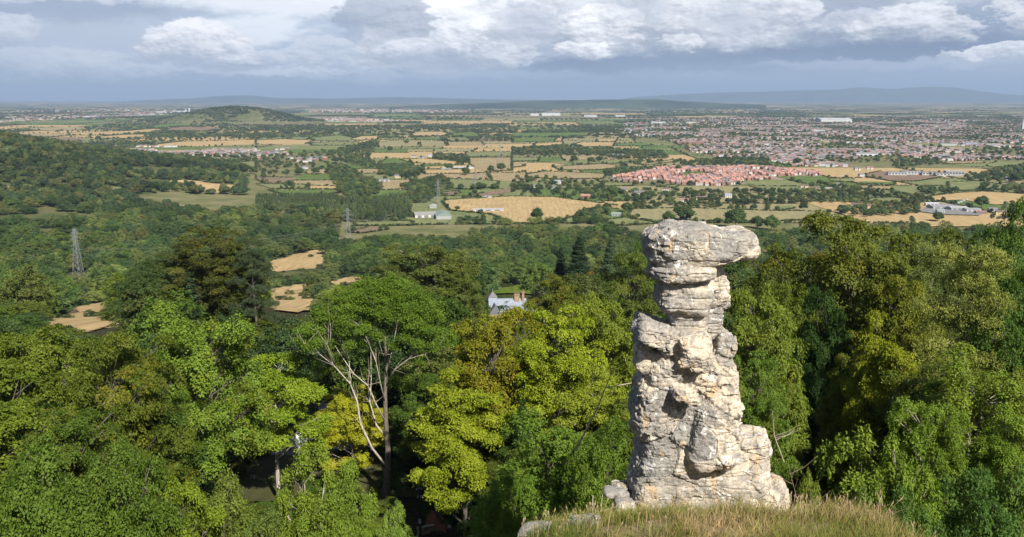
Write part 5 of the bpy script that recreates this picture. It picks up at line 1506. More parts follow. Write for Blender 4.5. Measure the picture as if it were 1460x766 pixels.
for i, (x, y) in enumerate(EST):
    k = int(rng.choice(6, p=[.3, .16, .16, .14, .12, .12])); rz = a0 + (0 if rng.random() < .7 else math.pi / 2) + rng.normal() * .06
    if i < 215:
        ms, (wl, rf) = HK[k]
        lab = f"{WORD[wl]} house with {WORD[rf]} roof in the new estate"
        place_house(ms, x, y, .3, rz, lab, f"{WORD[wl]} {WORD[rf]} houses of the new estate")
    else: TOWNPTS.append((x, y, k, rz))
print('estate', len(EST))
gs = bpy.data.meshes.new('estate_ground'); gs.from_pydata([(p[0], p[1], .2) for p in est], [], [tuple(range(len(est)))])
estm = simple_mat('estate_paving', (.24, .19, .15), .9, .3, .04)
gs.materials.append(estm); link('estate_ground', gs)['kind'] = 'structure'

# named single houses: px, py of the foot, width m, wall, roof, label
SING = [(1147, 268, 16, 'cream', 'brown', 'cream house with brown roof, left one beside the golden garden tree'), (1163, 271, 14, 'cream', 'brown', 'cream house with brown roof between the two larger cream houses'), (1183, 273, 20, 'cream', 'greyroof', 'large cream house with pale grey roof in the belt beyond the tallest beech'),
        (1196, 266, 12, 'cream', 'slate', 'small cream house with grey slate roof behind the large cream house'), (976, 289, 15, 'render', 'russet', 'pale rendered house with pink roof above the dry field behind the pinnacle'), (998, 286, 18, 'stone', 'brown', 'wide stone house with brown roof in the gardens below the estate'),
        (949, 273, 13, 'render', 'brown', 'white house with brown roof just under the estate corner'), (910, 278, 16, 'render', 'slate', 'white bungalow with dark slate roof in the gardens'), (889, 274, 14, 'stone', 'slate', 'dark roofed stone house among the gardens'), (835, 283, 18, 'brick', 'terracotta', 'orange roofed brick bungalow beside the big straw field'),
        (795, 262, 14, 'white', 'bluegrey', 'white house with blue grey roof in the trees above the big straw field'), (765, 268, 13, 'white', 'slate', 'white house with slate roof left of the blue grey roofed house'), (790, 270, 11, 'white', 'slate', 'small white house in front of the blue grey roofed house'),
        (755, 225, 22, 'brick', 'brown', 'brown roofed brick farmhouse alone in the far fields'), (874, 223, 15, 'white', 'bluegrey', 'white house left of the long white house before the town'), (886, 224, 26, 'white', 'bluegrey', 'long white house with grey roof before the town'),
        (590, 225, 16, 'white', 'slate', 'white farmhouse left end of the white farm row'), (602, 226, 18, 'white', 'slate', 'white farmhouse middle of the white farm row'), (613, 224, 14, 'white', 'bluegrey', 'white farmhouse right end of the white farm row'),
        (435, 241, 16, 'white', 'slate', 'white cottage standing by the lower village'), (567, 254, 14, 'cream', 'slate', 'cream house right of the white bungalow in the dark wood'), (1038, 282, 13, 'render', 'bluegrey', 'white house with blue roof right of the pinnacle cap gardens'),
        (1222, 296, 20, 'stone', 'brown', 'stone house with brown roof above the tallest beech'), (1240, 298, 16, 'stone', 'brown', 'smaller stone house right of the stone house above the tallest beech'), (1428, 307, 19, 'yellow', 'brown', 'yellow brick house at the right end of the industrial yard'),
        (1415, 303, 14, 'render', 'slate', 'white house between the industrial yard and the yellow brick house'), (1436, 257, 14, 'white', 'slate', 'white house in the trees right of the school'), (1228, 252, 14, 'white', 'slate', 'white house at the left corner of the ploughed school field'), (1240, 242, 16, 'render', 'russet', 'red roofed house at the edge of town left of the school'), (1222, 243, 16, 'render', 'slate', 'pale terraced house at the edge of town beyond the ploughed field')]
for px, py, w, wl, rf, lab in SING:
    p = plain_px(px, py)
    ms = house_meshes(w, min(8.5, w * .62), 5 if w < 22 else 6, 3.2, wl, rf, 0, w > 15)
    place_house(ms, p[0], p[1], .3, rng.uniform(-.5, .5), lab)

def shed(px, py, w, d, h, hr, wall, roof, rz, label, name='barn', cat='barn', bays=True):
    p = plain_px(px, py)
    t = empty(name, (p[0], p[1] + d / 2, .3), rz, label=label, cat=cat)
    a = MB(); a.box((0, 0, h / 2), (w, d, h)); a.build('wall', WALLM[wall], t)
    b = MB(); b.gable(-w / 2, w / 2, -d / 2, d / 2, h + .02, h + hr, .5); b.build('roof', ROOFM[roof], t)
    if bays:
        for k in range(3):
            m = MB(); m.box(((k - 1) * w * .3, -d / 2 - .03, h * .42), (w * .18, .1, h * .8)); m.build('door', ROOFM['slate'], t)
    return t
shed(605, 311, 36, 26, 5, 3.5, 'render', 'greyroof', R_(14), 'wide grey roofed farm barn, left of the green ended barn')
shed(630, 312, 46, 24, 6, 4.5, 'grey', 'greensheet', R_(100), 'long barn with pale roof and green end among the farm trees')
shed(617, 297, 22, 12, 4, 2, 'grey', 'sheet', R_(95), 'small grey shed behind the two farm barns')
shed(696, 302, 52, 9, 3.4, 1.6, 'white', 'sheet', R_(4), 'long low grey poultry shed in the big straw field', 'shed', 'shed')
shed(658, 241, 64, 16, 3.5, 2, 'white', 'palesheet', R_(3), 'long pale greenhouse in the tan fields', 'shed', 'greenhouse', False)
shed(636, 242, 24, 12, 3.5, 2, 'grey', 'sheet', R_(3), 'short grey shed left of the long pale greenhouse', 'shed', 'shed', False)
shed(545, 259, 34, 9, 3.2, 2.4, 'white', 'slate', R_(5), 'long white bungalow with grey roof in the dark wood', 'house', 'house')
shed(879, 309, 15, 10, 4, 2.4, 'grey', 'greensheet', R_(-6), 'small green roofed barn at the corner of the dry field')
shed(694, 283, 18, 7, 3, 1.4, 'white', 'sheet', R_(2), 'small white shed by the long poultry shed', 'shed', 'shed', False)
# industrial yard
yd = np.array([plain_px(*q) for q in crop(1095, [(850,690),(950,640),(1180,665),(1240,690),(1200,712),(1000,707)])])
ym = bpy.data.meshes.new('yard'); ym.from_pydata([(p[0], p[1], 1.9) for p in yd], [], [tuple(range(len(yd)))]); ym.materials.append(simple_mat('concrete_yard', (.20, .195, .185), .9, .2, .08)); link('yard', ym)['kind'] = 'structure'
for px, py, w, d, h, wl, rf, lab in [(1345, 299, 40, 22, 5, 'grey', 'greyroof', 'largest grey roofed workshop of the industrial yard'), (1368, 301, 30, 18, 5, 'grey', 'sheet', 'pale grey workshop in the middle of the industrial yard'), (1388, 303, 26, 14, 4.5, 'white', 'greyroof', 'white walled workshop at the right of the industrial yard'),
                                     (1342, 305, 12, 9, 5, 'white', 'bluegrey', 'small white office with blue grey roof at the front of the industrial yard'), (1400, 306, 16, 10, 4, 'brick', 'russet', 'low brick shed with red roof beside the yellow brick house'), (1330, 294, 22, 10, 4, 'white', 'palesheet', 'pale sheeted store at the left of the industrial yard')]:
    shed(px, py, w, d, h, 2.0, wl, rf, R_(rng.uniform(-12, 12)), lab, 'workshop', 'workshop')
def caravan(px, py, i, lab):
    p = plain_px(px, py); t = empty('parked_caravan', (p[0], p[1], 1.0), R_(20 + 5 * i), label=lab, cat='caravan', group='white caravans parked behind the yard')
    b = MB(); b.add([(-3, -1.2, .5), (3, -1.2, .5), (3.2, -1.2, 1.6), (2.6, -1.2, 2.8), (-2.6, -1.2, 2.8), (-3.2, -1.2, 1.6)] + [(-3, 1.2, .5), (3, 1.2, .5), (3.2, 1.2, 1.6), (2.6, 1.2, 2.8), (-2.6, 1.2, 2.8), (-3.2, 1.2, 1.6)],
                    [(0, 1, 2, 3, 4, 5), (11, 10, 9, 8, 7, 6)] + [(k, k + 6, (k + 1) % 6 + 6, (k + 1) % 6) for k in range(6)]); b.build('body', WALLM['white'], t)
    w = MB(); w.box((0, -1.23, 1.9), (3.4, .06, .8)); w.build('window', GLASS, t)
    for s in (-1, 1): m = MB(); m.tube([(0, s * 1.0, .35), (0, s * 1.25, .35)], .35, 10); m.build('wheel', GLASS, t)
for i, (a, b) in enumerate([(1366, 291), (1370, 289.5), (1374, 288), (1378, 286.5)]): caravan(a, b, i, 'white caravan parked in the row behind the grey industrial yard')

# the school
def school():
    p = plain_px(1308, 250); t = empty('school_building', (p[0], p[1], .3), R_(-10), label='long modern white school with flat dark roofs beyond the ploughed field', cat='school')
    def wing(x, y, w, d, h, m):
        a = MB(); a.box((x, y, h / 2), (w, d, h)); o = a.build('wing', WALLM[m], t)
        r = MB(); r.box((x, y, h + .25), (w + .8, d + .8, .5)); r.build('flat_roof', ROOFM['slate' if m == 'white' else 'sheet'], o)
        for k in range(max(int(w / 7), 2)):
            n = max(int(w / 7), 2)
            g = MB(); g.box((x - w / 2 + w * (k + .5) / n, y - d / 2 - .05, h * .62), (w / n * .6, .15, h * .34)); g.build('window', GLASS, o)
    wing(-52, -12, 44, 22, 8, 'white'); wing(-12, 10, 52, 20, 9, 'white'); wing(28, -4, 40, 18, 8, 'white'); wing(52, -20, 34, 20, 7, 'white'); wing(86, 6, 42, 26, 11, 'grey')
school()
def bigshed(px, py, wpx, h, wall, roof, lab, depth=.4, name='warehouse', cat='warehouse'):
    p = plain_px(px, py); k = math.hypot(p[1], EYE) / F; w = wpx * k
    t = empty(name, (p[0], p[1], .3), R_(rng.uniform(-6, 6)), label=lab, cat=cat)
    a = MB(); a.box((0, 0, h / 2), (w, w * depth, h)); a.build('wall', WALLM[wall], t)
    b = MB(); b.gable(-w / 2, w / 2, -w * depth / 2, w * depth / 2, h + .05, h * 1.35, 1.0); b.build('roof', ROOFM[roof], t)
bigshed(1188, 175, 44, 26, 'white', 'palesheet', 'huge pale arena like hall in the far town', .5)
bigshed(1166, 189, 18, 10, 'white', 'palesheet', 'white factory hall in the town left below the pale hall')
bigshed(785, 165, 26, 22, 'white', 'palesheet', 'widest white hangar on the far airfield'); bigshed(762, 165, 12, 16, 'white', 'palesheet', 'left white hangar on the far airfield'); bigshed(842, 167, 18, 15, 'white', 'palesheet', 'white store between the airfield hangars and the town'); bigshed(884, 167, 14, 14, 'white', 'palesheet', 'white store right of the airfield hangars')
bigshed(986, 206, 44, 9, 'brick', 'russet', 'long pink roofed hall at the near edge of town', .35, 'school_building', 'school'); bigshed(1045, 207, 14, 8, 'brick', 'terracotta', 'orange roofed hall in the town right of the long pink hall')
bigshed(1382, 208, 22, 9, 'white', 'bluegrey', 'white leisure hall with blue roof right of the playing field'); bigshed(1350, 208, 20, 7, 'white', 'greensheet', 'pale hall with bright green roof by the playing field'); bigshed(1415, 209, 22, 8, 'white', 'sheet', 'grey roofed hall at the right end of town')
bigshed(1345, 217, 16, 7, 'white', 'sheet', 'white hall in the terraces left of the playing field'); bigshed(1235, 222, 34, 8, 'white', 'greyroof', 'white shopping block amid the terraced houses')
bigshed(938, 177, 20, 13, 'white', 'palesheet', 'white works among the trees of the far town'); bigshed(985, 177, 14, 12, 'cream', 'palesheet', 'cream works beside the white works of the far town')
bigshed(256, 160, 18, 13, 'white', 'palesheet', 'white works left of the wooded far hill'); bigshed(230, 161, 14, 14, 'white', 'sheet', 'pale store left of the white works below the far hill'); bigshed(130, 168, 18, 12, 'white', 'palesheet', 'white store in the far left plain')
def tower(px, py, w, h, lab):
    p = plain_px(px, py); t = empty('tower_block', (p[0], p[1], .3), .3, label=lab, cat='tower')
    a = MB(); a.box((0, 0, h / 2), (w, w, h)); a.build('wall', WALLM['white'], t); b = MB(); b.box((0, 0, h + 1.5), (w * .5, w * .5, 3)); b.build('roof_house', WALLM['grey'], t)
tower(270, 160, 18, 52, 'tall white tower block left of the wooded far hill'); tower(265, 160, 20, 34, 'lower white tower block beside the tall one')
def church():
    p = plain_px(1457, 187); t = empty('church', (p[0], p[1], .3), .4, label='pale church with a tall white spire in the far town', cat='church')
    a = MB(); a.box((0, 0, 17), (10, 10, 34)); a.build('tower', WALLM['white'], t); s = MB(); s.pyr(-4.6, 4.6, -4.6, 4.6, 34.05, 76); s.build('spire', WALLM['white'], t)
    n = MB(); n.box((22, 0, 7), (34, 14, 14)); n.build('nave', WALLM['stone'], t); r = MB(); r.gable(5, 39, -7, 7, 14.05, 22); r.build('roof', ROOFM['slate'], t)
church()

# terraces and streets of the town: one mass (several thousand houses)
TP = []
def town(poly, sx, sy, rows=.9, kinds=None, rot=None):
    P = np.array([plain_px(*q) for q in poly]); lo, hi = P.min(0), P.max(0); c = (lo + hi) / 2; L = np.linalg.norm(hi - lo) / 2
    a = rng.uniform(-.5, .5) if rot is None else rot
    U, V = np.meshgrid(np.arange(-L, L, sx), np.arange(-L, L, sy)); U, V = U.ravel(), V.ravel()
    # streets turn from quarter to quarter
    an = a + .9 * np.round(2 * fbm(np.stack([U / 420, V / 420, 0 * U + c[0] * .01], 1), 2, 3)) / 2
    X = c[0] + U * math.cos(a) - V * math.sin(a) + rng.normal(size=len(U)) * sx * .16; Y = c[1] + U * math.sin(a) + V * math.cos(a) + rng.normal(size=len(U)) * sy * .14
    ok = inside(P, X, Y) & (rng.random(len(U)) < rows) & ~in_fields(X, Y) & (noise(np.stack([X / 170, Y / 170, 0 * X], 1), 9) > -.12)
    for x, y, q in zip(X[ok], Y[ok], an[ok]):
        TP.append((x, y, int(rng.choice(kinds if kinds is not None else 10)), q + (math.pi / 2 if rng.random() < .25 else 0) + rng.normal() * .05))
town(crop(730, [(590,222),(700,215),(1000,205),(1456,200),(1456,300),(1100,300),(950,290),(900,288),(700,252)]), 17, 30)
town(crop(730, [(960,305),(1456,300),(1456,392),(1060,368)]), 15, 26, .95)
town(crop(1095, [(0,200),(700,180),(1500,170),(1500,290),(0,300)]), 18, 32)
town(crop(1095, [(0,300),(1500,290),(1500,398),(700,400),(400,458),(250,455),(0,395)]), 15, 26, .95)
town(crop(1095, [(0,155),(1500,140),(1500,172),(700,178),(0,195)]), 30, 60, .55)
town(crop(730, [(640,160),(1456,150),(1456,200),(1000,204),(640,212)]), 30, 60, .5)
town(crop(0, [(510,332),(700,312),(870,318),(1456,325),(1456,370),(1300,375),(900,365),(520,345)]), 16, 28, .9)
town(crop(365, [(0,340),(180,330),(180,372),(0,390)]), 17, 30, .8); town(crop(365, [(285,340),(460,340),(460,357),(290,360)]), 17, 28, .8); town(crop(365, [(200,380),(370,370),(460,408),(350,415),(190,410)]), 20, 34, .6)
town(crop(365, [(150,152),(500,155),(860,170),(860,182),(150,170)]), 26, 50, .7); town(crop(365, [(280,108),(700,104),(1200,110),(1200,124),(300,122)]), 60, 120, .5)
town(crop(0, [(0,150),(700,128),(1000,118),(1000,128),(700,150),(0,178)]), 45, 90, .55); town(crop(0, [(0,118),(500,105),(1000,100),(1000,112),(500,118),(0,135)]), 90, 190, .5)
town(crop(365, [(360,222),(560,220),(560,232),(360,234)]), 26, 40, .5)
for x, y, k, r in TOWNPTS: TP.append((x, y, 10 + k, r))
TP = np.array(TP); px_, _, _ = proj(TP[:, 0], TP[:, 1], 0 * TP[:, 0]); TP = TP[(px_ > -40) & (px_ < 1500)]
tzz = terrain(TP[:, 0], TP[:, 1]); TP = TP[tzz < 4]
print('town houses', len(TP))
def house_joint(w, d, hw, hr, wall, roof):
    m = MB(); m.box((0, 0, hw / 2), (w, d, hw)); nf = len(m.f); m.gable(-w / 2, w / 2, -d / 2, d / 2, hw + .02, hw + hr, .3)
    c0 = len(m.f); m.box((w * .3, 0, hw + hr), (.9, .8, 2.0))
    me = m.mesh('house'); me.materials.append(WALLM[wall]); me.materials.append(ROOFM[roof])
    me.polygons.foreach_set('material_index', [0] * nf + [1] * (c0 - nf) + [0] * (len(m.f) - c0)); return me
TST = [(house_joint(*a), (1, 1, 1, 1)) for a in [(10, 7.5, 5.2, 3, 'render', 'brown'), (12, 8, 5.2, 3, 'brick', 'russet'), (14, 8, 5.4, 3, 'render', 'russet'), (18, 8, 5.4, 3, 'brick', 'brown'), (10, 8, 5.2, 3.2, 'brick', 'terracotta'), (16, 8, 5.2, 3, 'render', 'slate'),
                                          (22, 8, 5.4, 3, 'brick', 'slate'), (11, 8, 5, 3, 'white', 'greyroof'), (12, 8, 5, 3, 'cream', 'brown'), (20, 12, 5, 2, 'white', 'sheet'),
                                          (9, 7, 5.2, 3, 'brick', 'terracotta'), (11, 7.5, 5.2, 3.2, 'brick', 'terracotta'), (8, 7, 5.2, 2.8, 'render', 'terracotta'), (14, 7.5, 5.2, 3, 'brick', 'russet'), (10, 7, 5.2, 3, 'render', 'russet'), (9, 7, 5.2, 3, 'brick', 'slate')]]
s_ = 1 + np.clip((TP[:, 1] - 4000) / 9000, 0, .8)
scatter('town_houses', TST, np.stack([TP[:, 0], TP[:, 1], 0 * TP[:, 0] + .3], 1), TP[:, 2].astype(int), np.stack([s_, s_, s_ * .95], 1), TP[:, 3], 'streets of far brick and rendered houses making up the town and villages', 'houses')

# ------------------------------------------------------------------ lattice pylons
STEEL = simple_mat('galvanised_steel', (.27, .28, .29), .5, .1, 1, .4, 0, .3)
def pylon(px, ytop, ybase, yaw, lab, d=None, th=.22):
    p = ground_px(px, ybase) if d is None else at(px, ybase, d)[:2]
    z = ter1(p[0], p[1]); topz = at(px, ytop, p[1])[2]; h = max(topz - z, 28)
    t = empty('lattice_pylon', (p[0], p[1], z - .3), yaw, label=lab, cat='pylon', group='lattice pylons of the power line')
    k = h / 45.0
    def half(f): return (2.9 * (1 - f) ** 1.1 + .75) * k if f < .6 else (1.55 - 1.0 * (f - .6)) * k
    lv = [0, .14, .27, .38, .48, .57, .65, .73, .80, .87, .93, 1.0]
    m = MB()
    cs = lambda f: [(sx * half(f), sy * half(f), f * h) for sx, sy in ((-1, -1), (1, -1), (1, 1), (-1, 1))]
    for a, b in zip(lv[:-1], lv[1:]):
        A, B = cs(a), cs(b)
        for i in range(4):
            j = (i + 1) % 4
            m.tube([A[i], B[i]], th, 4, False); m.tube([A[i], B[j]], th * .6, 3, False); m.tube([A[j], B[i]], th * .6, 3, False); m.tube([B[i], B[j]], th * .6, 3, False)
    m.tube([(0, 0, h * .98), (0, 0, h * 1.05)], th * .7, 4, False)
    m.build('tower', STEEL, t)
    for f, l in ((.66, 6.2), (.79, 7.6), (.92, 5.4)):
        a = MB(); l *= k; b = half(f)
        for s in (-1, 1):
            tip = (s * l, 0, f * h)
            for y in (-b, b): a.tube([(s * b, y, f * h), tip], th * .7, 4, False); a.tube([(s * b, y, f * h + 1.6 * k), tip], th * .6, 4, False)
            a.tube([tip, (tip[0], 0, tip[2] - 2.6 * k)], th * .7, 4, False)
        a.build('cross_arm', STEEL, t)
for px, yt, yb, yaw, lab in [(112, 326, 392, R_(78), 'nearest lattice pylon standing before the wooded left hillside'), (497, 297, 342, R_(8), 'lattice pylon in front of the poplar wood left of the farm barns'), (625, 257, 291, R_(12), 'lattice pylon by the trees behind the grey farm barns'),
                             (678, 240, 264, R_(15), 'lattice pylon in the olive field behind the big straw field'), (710, 222, 240, R_(15), 'small far lattice pylon beside the tan field above the olive field'), (713, 204, 224, R_(15), 'faint lattice pylon at the hedge of the wide tan field'), (690, 193, 210, R_(15), 'faint lattice pylon left of two in the far green fields'), (700, 198, 212, R_(15), 'faint lattice pylon right of two in the far green fields'), (625, 188, 206, R_(15), 'farthest faint lattice pylon beside the straw strip')]:
    pylon(px, yt, yb, yaw, lab, th=.15 if yb > 300 else .17)

def power_line():
    tops = [o for o in bpy.data.objects if o.name.startswith('lattice_pylon')][:5]
    for a, b in zip(tops[:-1], tops[1:]):
        m = MB(); A0 = Vector(a.location)
        for f, l in ((.66, 6.2), (.79, 7.6), (.92, 5.4)):
            for s in (-1, 1):
                ends = []
                for o in (a, b):
                    h = max(v.co.z for v in o.children[0].data.vertices) / 1.05; k = h / 45; yw = o.rotation_euler.z
                    ends.append(Vector(o.location) + Vector((s * l * k * math.cos(yw), s * l * k * math.sin(yw), f * h - 2.6 * k)) - A0)
                pts = [ends[0].lerp(ends[1], t / 16) - Vector((0, 0, 11 * 4 * (t / 16) * (1 - t / 16))) for t in range(17)]
                m.tube(pts, .045, 3, False)
        o = m.build('power_line', STEEL); o.location = A0
        tag(o, f"six sagging grey wires strung between {a['label'].split(' ', 2)[0]} pylon {'and next one' if a is tops[0] else 'row members'} over the valley" if False else {0: 'grey wires sagging from the nearest pylon to the pylon before the poplar wood', 1: 'grey wires from the poplar wood pylon to the pylon behind the barns', 2: 'grey wires from the pylon behind the barns to the olive field pylon', 3: 'grey wires running on from the olive field pylon into the distance'}[tops.index(a)], 'power line')
power_line()
# ------------------------------------------------------------------ white cottage under the trees
def window(parent, x, y, z, w, h, frame=FRAME):
    f = MB(); b = .09
    for c, s in (((x, y, z + h / 2), (w + 2 * b, .12, b)), ((x, y, z - h / 2), (w + 2 * b, .16, b)), ((x - w / 2, y, z), (b, .12, h - b)), ((x + w / 2, y, z), (b, .12, h - b)), ((x, y, z), (.06, .09, h - b))): f.box(c, s)
    o = f.build('window', frame, parent)
    g = MB(); g.box((x, y + .03, z), (w - .1, .03, h - .1)); g.build('pane', GLASS, o)
def cottage():
    p = at(430, 644, 150); z = ter1(p[0], p[1])
    t = empty('cottage', (p[0], p[1], z), R_(8), label='white cottage with dark roofs half hidden in the tree shade', cat='house')
    a = MB(); a.box((0, 3.5, 2.6), (15, 7, 5.8)); a.build('wall', WALLM['cottage'], t)
    r = MB(); r.gable(-7.5, 7.5, 0, 7, 5.52, 8.6, .4); ro = r.build('roof', ROOFM['slate'], t)
    c = MB(); c.box((-5, 3.5, 8.6), (1.2, .9, 2.2)); c.build('chimney', WALLM['brick'], ro)
    l = MB(); l.add([(1.5, -3.2, 2.2), (9.5, -3.2, 2.2), (9.5, -.05, 3.7), (1.5, -.05, 3.7), (1.5, -3.2, 2.0), (9.5, -3.2, 2.0), (9.5, -.05, 3.5), (1.5, -.05, 3.5)], [(0, 1, 2, 3), (7, 6, 5, 4), (0, 4, 5, 1), (1, 5, 6, 2), (2, 6, 7, 3), (3, 7, 4, 0)]); l.build('porch_roof', ROOFM['bluegrey'], t)
    for x in (1.8, 5.4, 9.2): m = MB(); m.box((x, -3.0, .9), (.16, .16, 2.3)); m.build('post', WALLM['brick'], t)
    for x, zz in ((-5.6, 1.6), (-2.4, 1.6), (-5.6, 4.1), (-1.5, 4.1), (2.6, 4.5), (5.8, 4.5)): window(t, x, -.06, zz, 1.2, 1.15)
    d = MB(); d.box((3.6, -.07, 1.0), (1.0, .1, 2.0)); d.build('door', ROOFM['brown'], t)
cottage()
# ------------------------------------------------------------------ slate roofed house
def manor():
    p = at(724, 427.5, 276); z = ter1(p[0], p[1]); rz = p[2] - z
    t = empty('slate_roofed_house', (p[0], p[1], z), R_(4), label='stone house with grey slate roofs and tall orange chimneys below the lawn', cat='house')
    ev = rz - 3.6
    a = MB(); a.box((0, 2, ev / 2), (11.6, 8, ev)); a.build('wall', WALLM['stone'], t)
    r = MB(); r.gable(-5.8, 5.8, -2, 6, ev + .02, rz, .3); ro = r.build('roof', ROOFM['bluegrey'], t)
    for x, w, h in ((3.0, 1.6, 2.1), (5.0, .7, 2.9)):
        c = MB(); c.box((x, 1.4, rz + h / 2 - .9), (w, 1.0, h)); c.box((x, 1.4, rz + h - .8), (w + .25, 1.25, .3))
        o = c.build('chimney', simple_mat('orange_stone', (.30, .21, .13), .9, .2, 2), ro)
        for k in range(3 if w > 1 else 1):
            m = MB(); m.tube([(x + (k - 1) * .55 * (w > 1), 1.4, rz + h - .66), (x + (k - 1) * .55 * (w > 1), 1.4, rz + h + .1)], .17, 8); m.build('chimney_pot', ROOFM['russet'], o)
    g = MB(); g.box((-4.3, -2.8, ev / 2), (3.4, 3.6, ev)); g.build('wing', WALLM['stone'], t)
    g = MB(); g.add([(-6.2, -4.7, ev + .02), (-2.4, -4.7, ev + .02), (-2.4, 1.5, ev + .02), (-6.2, 1.5, ev + .02), (-4.3, -4.7, rz - .9), (-4.3, 1.5, rz - .9)], [(0, 1, 4), (1, 2, 5, 4), (3, 0, 4, 5), (2, 3, 5), (3, 2, 1, 0)]); g.build('roof', ROOFM['slate'], t)
    u = MB(); u.box((-4.6, 4.4, rz / 2), (2.6, 2.6, rz)); u.build('turret', WALLM['cottage'], t)
    v = MB(); v.pyr(-6.1, -3.1, 2.9, 5.9, rz + .02, rz + 1.9); tr = v.build('turret_roof', ROOFM['slate'], t); f = MB(); f.tube([(-4.6, 4.4, rz + 1.8), (-4.6, 4.4, rz + 2.7)], .06, 5); f.build('finial', WALLM['white'], tr)
    for x in (-1.5, 1.5, 4.2): window(t, x, -2.07, ev - 1.4, 1.1, 1.5)
    q = MB(); q.box((7.0, 2.0, (ev - 1) / 2), (3, 5, ev - 1)); q.build('wing', WALLM['stone'], t); q = MB(); q.box((7.0, 2.0, ev - .8), (3.2, 5.2, .4)); q.build('roof', ROOFM['bluegrey'], t)
manor()
# ------------------------------------------------------------------ bank, pole and fence by the lane
def lane():
    p = at(599, 764, 115); z = ter1(p[0], p[1]); top = at(599, 697, 115)[2]
    t = empty('utility_pole', (p[0], p[1], z), .3, label='dark wooden utility pole with a white band beside the evergreens', cat='pole')
    wood = simple_mat('tarred_wood', (.075, .055, .045), .85, .3, 3)
    m = MB(); m.tube([(0, 0, -.5), (0, 0, top - z)], [.16, .12], 10); m.build('pole', wood, t)
    m = MB(); m.tube([(0, 0, 2.0), (0, 0, 2.7)], .175, 10); m.build('sign_band', FRAME, t)
    for zz in (.0, -1.1):
        m = MB(); m.box((0, 0, top - z - .25 + zz), (.9 if zz == 0 else .6, .1, .12)); ar = m.build('cross_arm', wood, t)
        for x in (-.36, 0, .36) if zz == 0 else (-.22, .22): q = MB(); q.tube([(x, 0, top - z - .19 + zz), (x, 0, top - z + .1 + zz)], .07, 8); q.build('insulator', FRAME, ar)
    fence = simple_mat('weathered_boards', (.17, .115, .09), .9, .3, 2.5)
    for i, (px, w) in enumerate(((624, 1.7), (648, 1.9))):
        p = at(px, 768, 116); z = ter1(p[0], p[1])
        zt = at(px, 757 if i == 0 else 753, 116)[2]
        t = empty('fence_panel', (p[0], p[1], min(z, zt - 1.8)), .1, label='brown board fence panel left beside the stone wall' if i == 0 else 'brown board fence panel right under the evergreen bush', cat='fence', group='board fence by the lane')
        h = zt - t.location.z
        for k in range(9): pass
        m = MB()
        for k in range(10): m.box((-w / 2 + w * (k + .5) / 10, .01 * (k % 2), h / 2), (w / 10 - .012, .03, h))
        m.build('boards', fence, t)
        for s in (-1, 1): m = MB(); m.box((s * (w / 2 + .05), 0, h / 2), (.1, .1, h + .1)); m.build('post', fence, t)
    ws = []
    stonem = simple_mat('wall_stone', (.46, .38, .27), .95, .4, 2.2, .1, .08)
    for (a, b, lab) in [((596, 752, 115), (619, 748, 117), 'low pale stone wall between the pole and the fence'), ((622, 724, 122), (642, 752, 117.5), 'pale stone wall climbing the red soil bank')]:
        A, B = at(*a), at(*b); n = 14; m = MB()
        for k in range(n):
            for r in range(3):
                q = A + (B - A) * ((k + .5 * (r % 2) + .25) / n); zz = ter1(q[0], q[1]); zt = q[2]
                hh = max(zt - zz, .9) 
                m.box((q[0] - A[0] + rng.normal() * .03, q[1] - A[1] + rng.normal() * .05, zt - hh + hh * (r + .5) / 3 - A[2]), (np.linalg.norm(B[:2] - A[:2]) / n * 1.02, .45 + rng.uniform(-.05, .08), hh / 3.02), math.atan2(B[1] - A[1], B[0] - A[0]))
        o = m.build('stone_wall', stonem); o.location = A; tag(o, lab, 'wall')
    S_ = [at(606, 748, 119), at(634, 764, 116), at(640, 740, 119), at(624, 722, 122.5), at(612, 728, 122.5)]
    me = bpy.data.meshes.new('soil_bank'); me.from_pydata([tuple(s) for s in S_] + [(s[0], s[1], s[2] - 4) for s in S_], [], [tuple(range(5)), (9, 8, 7, 6, 5)] + [(k, k + 5, (k + 1) % 5 + 5, (k + 1) % 5) for k in range(5)])
    bm = bmesh.new(); bm.from_mesh(me); bmesh.ops.recalc_face_normals(bm, faces=bm.faces); bm.to_mesh(me); bm.free()
    o = link('soil_bank', me, None, simple_mat('red_soil', (.24, .085, .04), .95, .35, 1.5)); o['kind'] = 'structure'
lane()
# ------------------------------------------------------------------ sky, sun, air
SUN_AZ, SUN_EL = math.atan2(.44, -.90), R_(40)       # measured from +y towards +x
W = bpy.data.worlds.new('World'); S.world = W; W.use_nodes = True
T = NT(W.node_tree); T.n.clear()
sky = T.node('ShaderNodeTexSky', {'sky_type': 'NISHITA', 'sun_disc': False, 'sun_elevation': SUN_EL, 'sun_rotation': SUN_AZ, 'altitude': 250.0, 'air_density': 1.0, 'dust_density': 1.5, 'ozone_density': 1.2})
bgs = T.node('ShaderNodeBackground', Color=sky.outputs[0], Strength=.06)
dirv = T.node('ShaderNodeTexCoord').outputs['Generated']
sx = T.node('ShaderNodeSeparateXYZ', Vector=dirv)
hyp = T.m('SQRT', T.m('ADD', T.m('MULTIPLY', sx.outputs[0], sx.outputs[0]), T.m('MULTIPLY', sx.outputs[1], sx.outputs[1])))
elv = T.m('MULTIPLY', T.m('ARCTAN2', sx.outputs[2], hyp), 57.29578)           # degrees above the horizon
azv = T.m('MULTIPLY', T.m('ARCTAN2', sx.outputs[0], sx.outputs[1]), 57.29578)   # degrees right of north
def comb(x, y, z=0.0): return T.node('ShaderNodeCombineXYZ', X=x, Y=y, Z=z).outputs[0]
P = comb(azv, T.m('MULTIPLY', elv, 2.1))
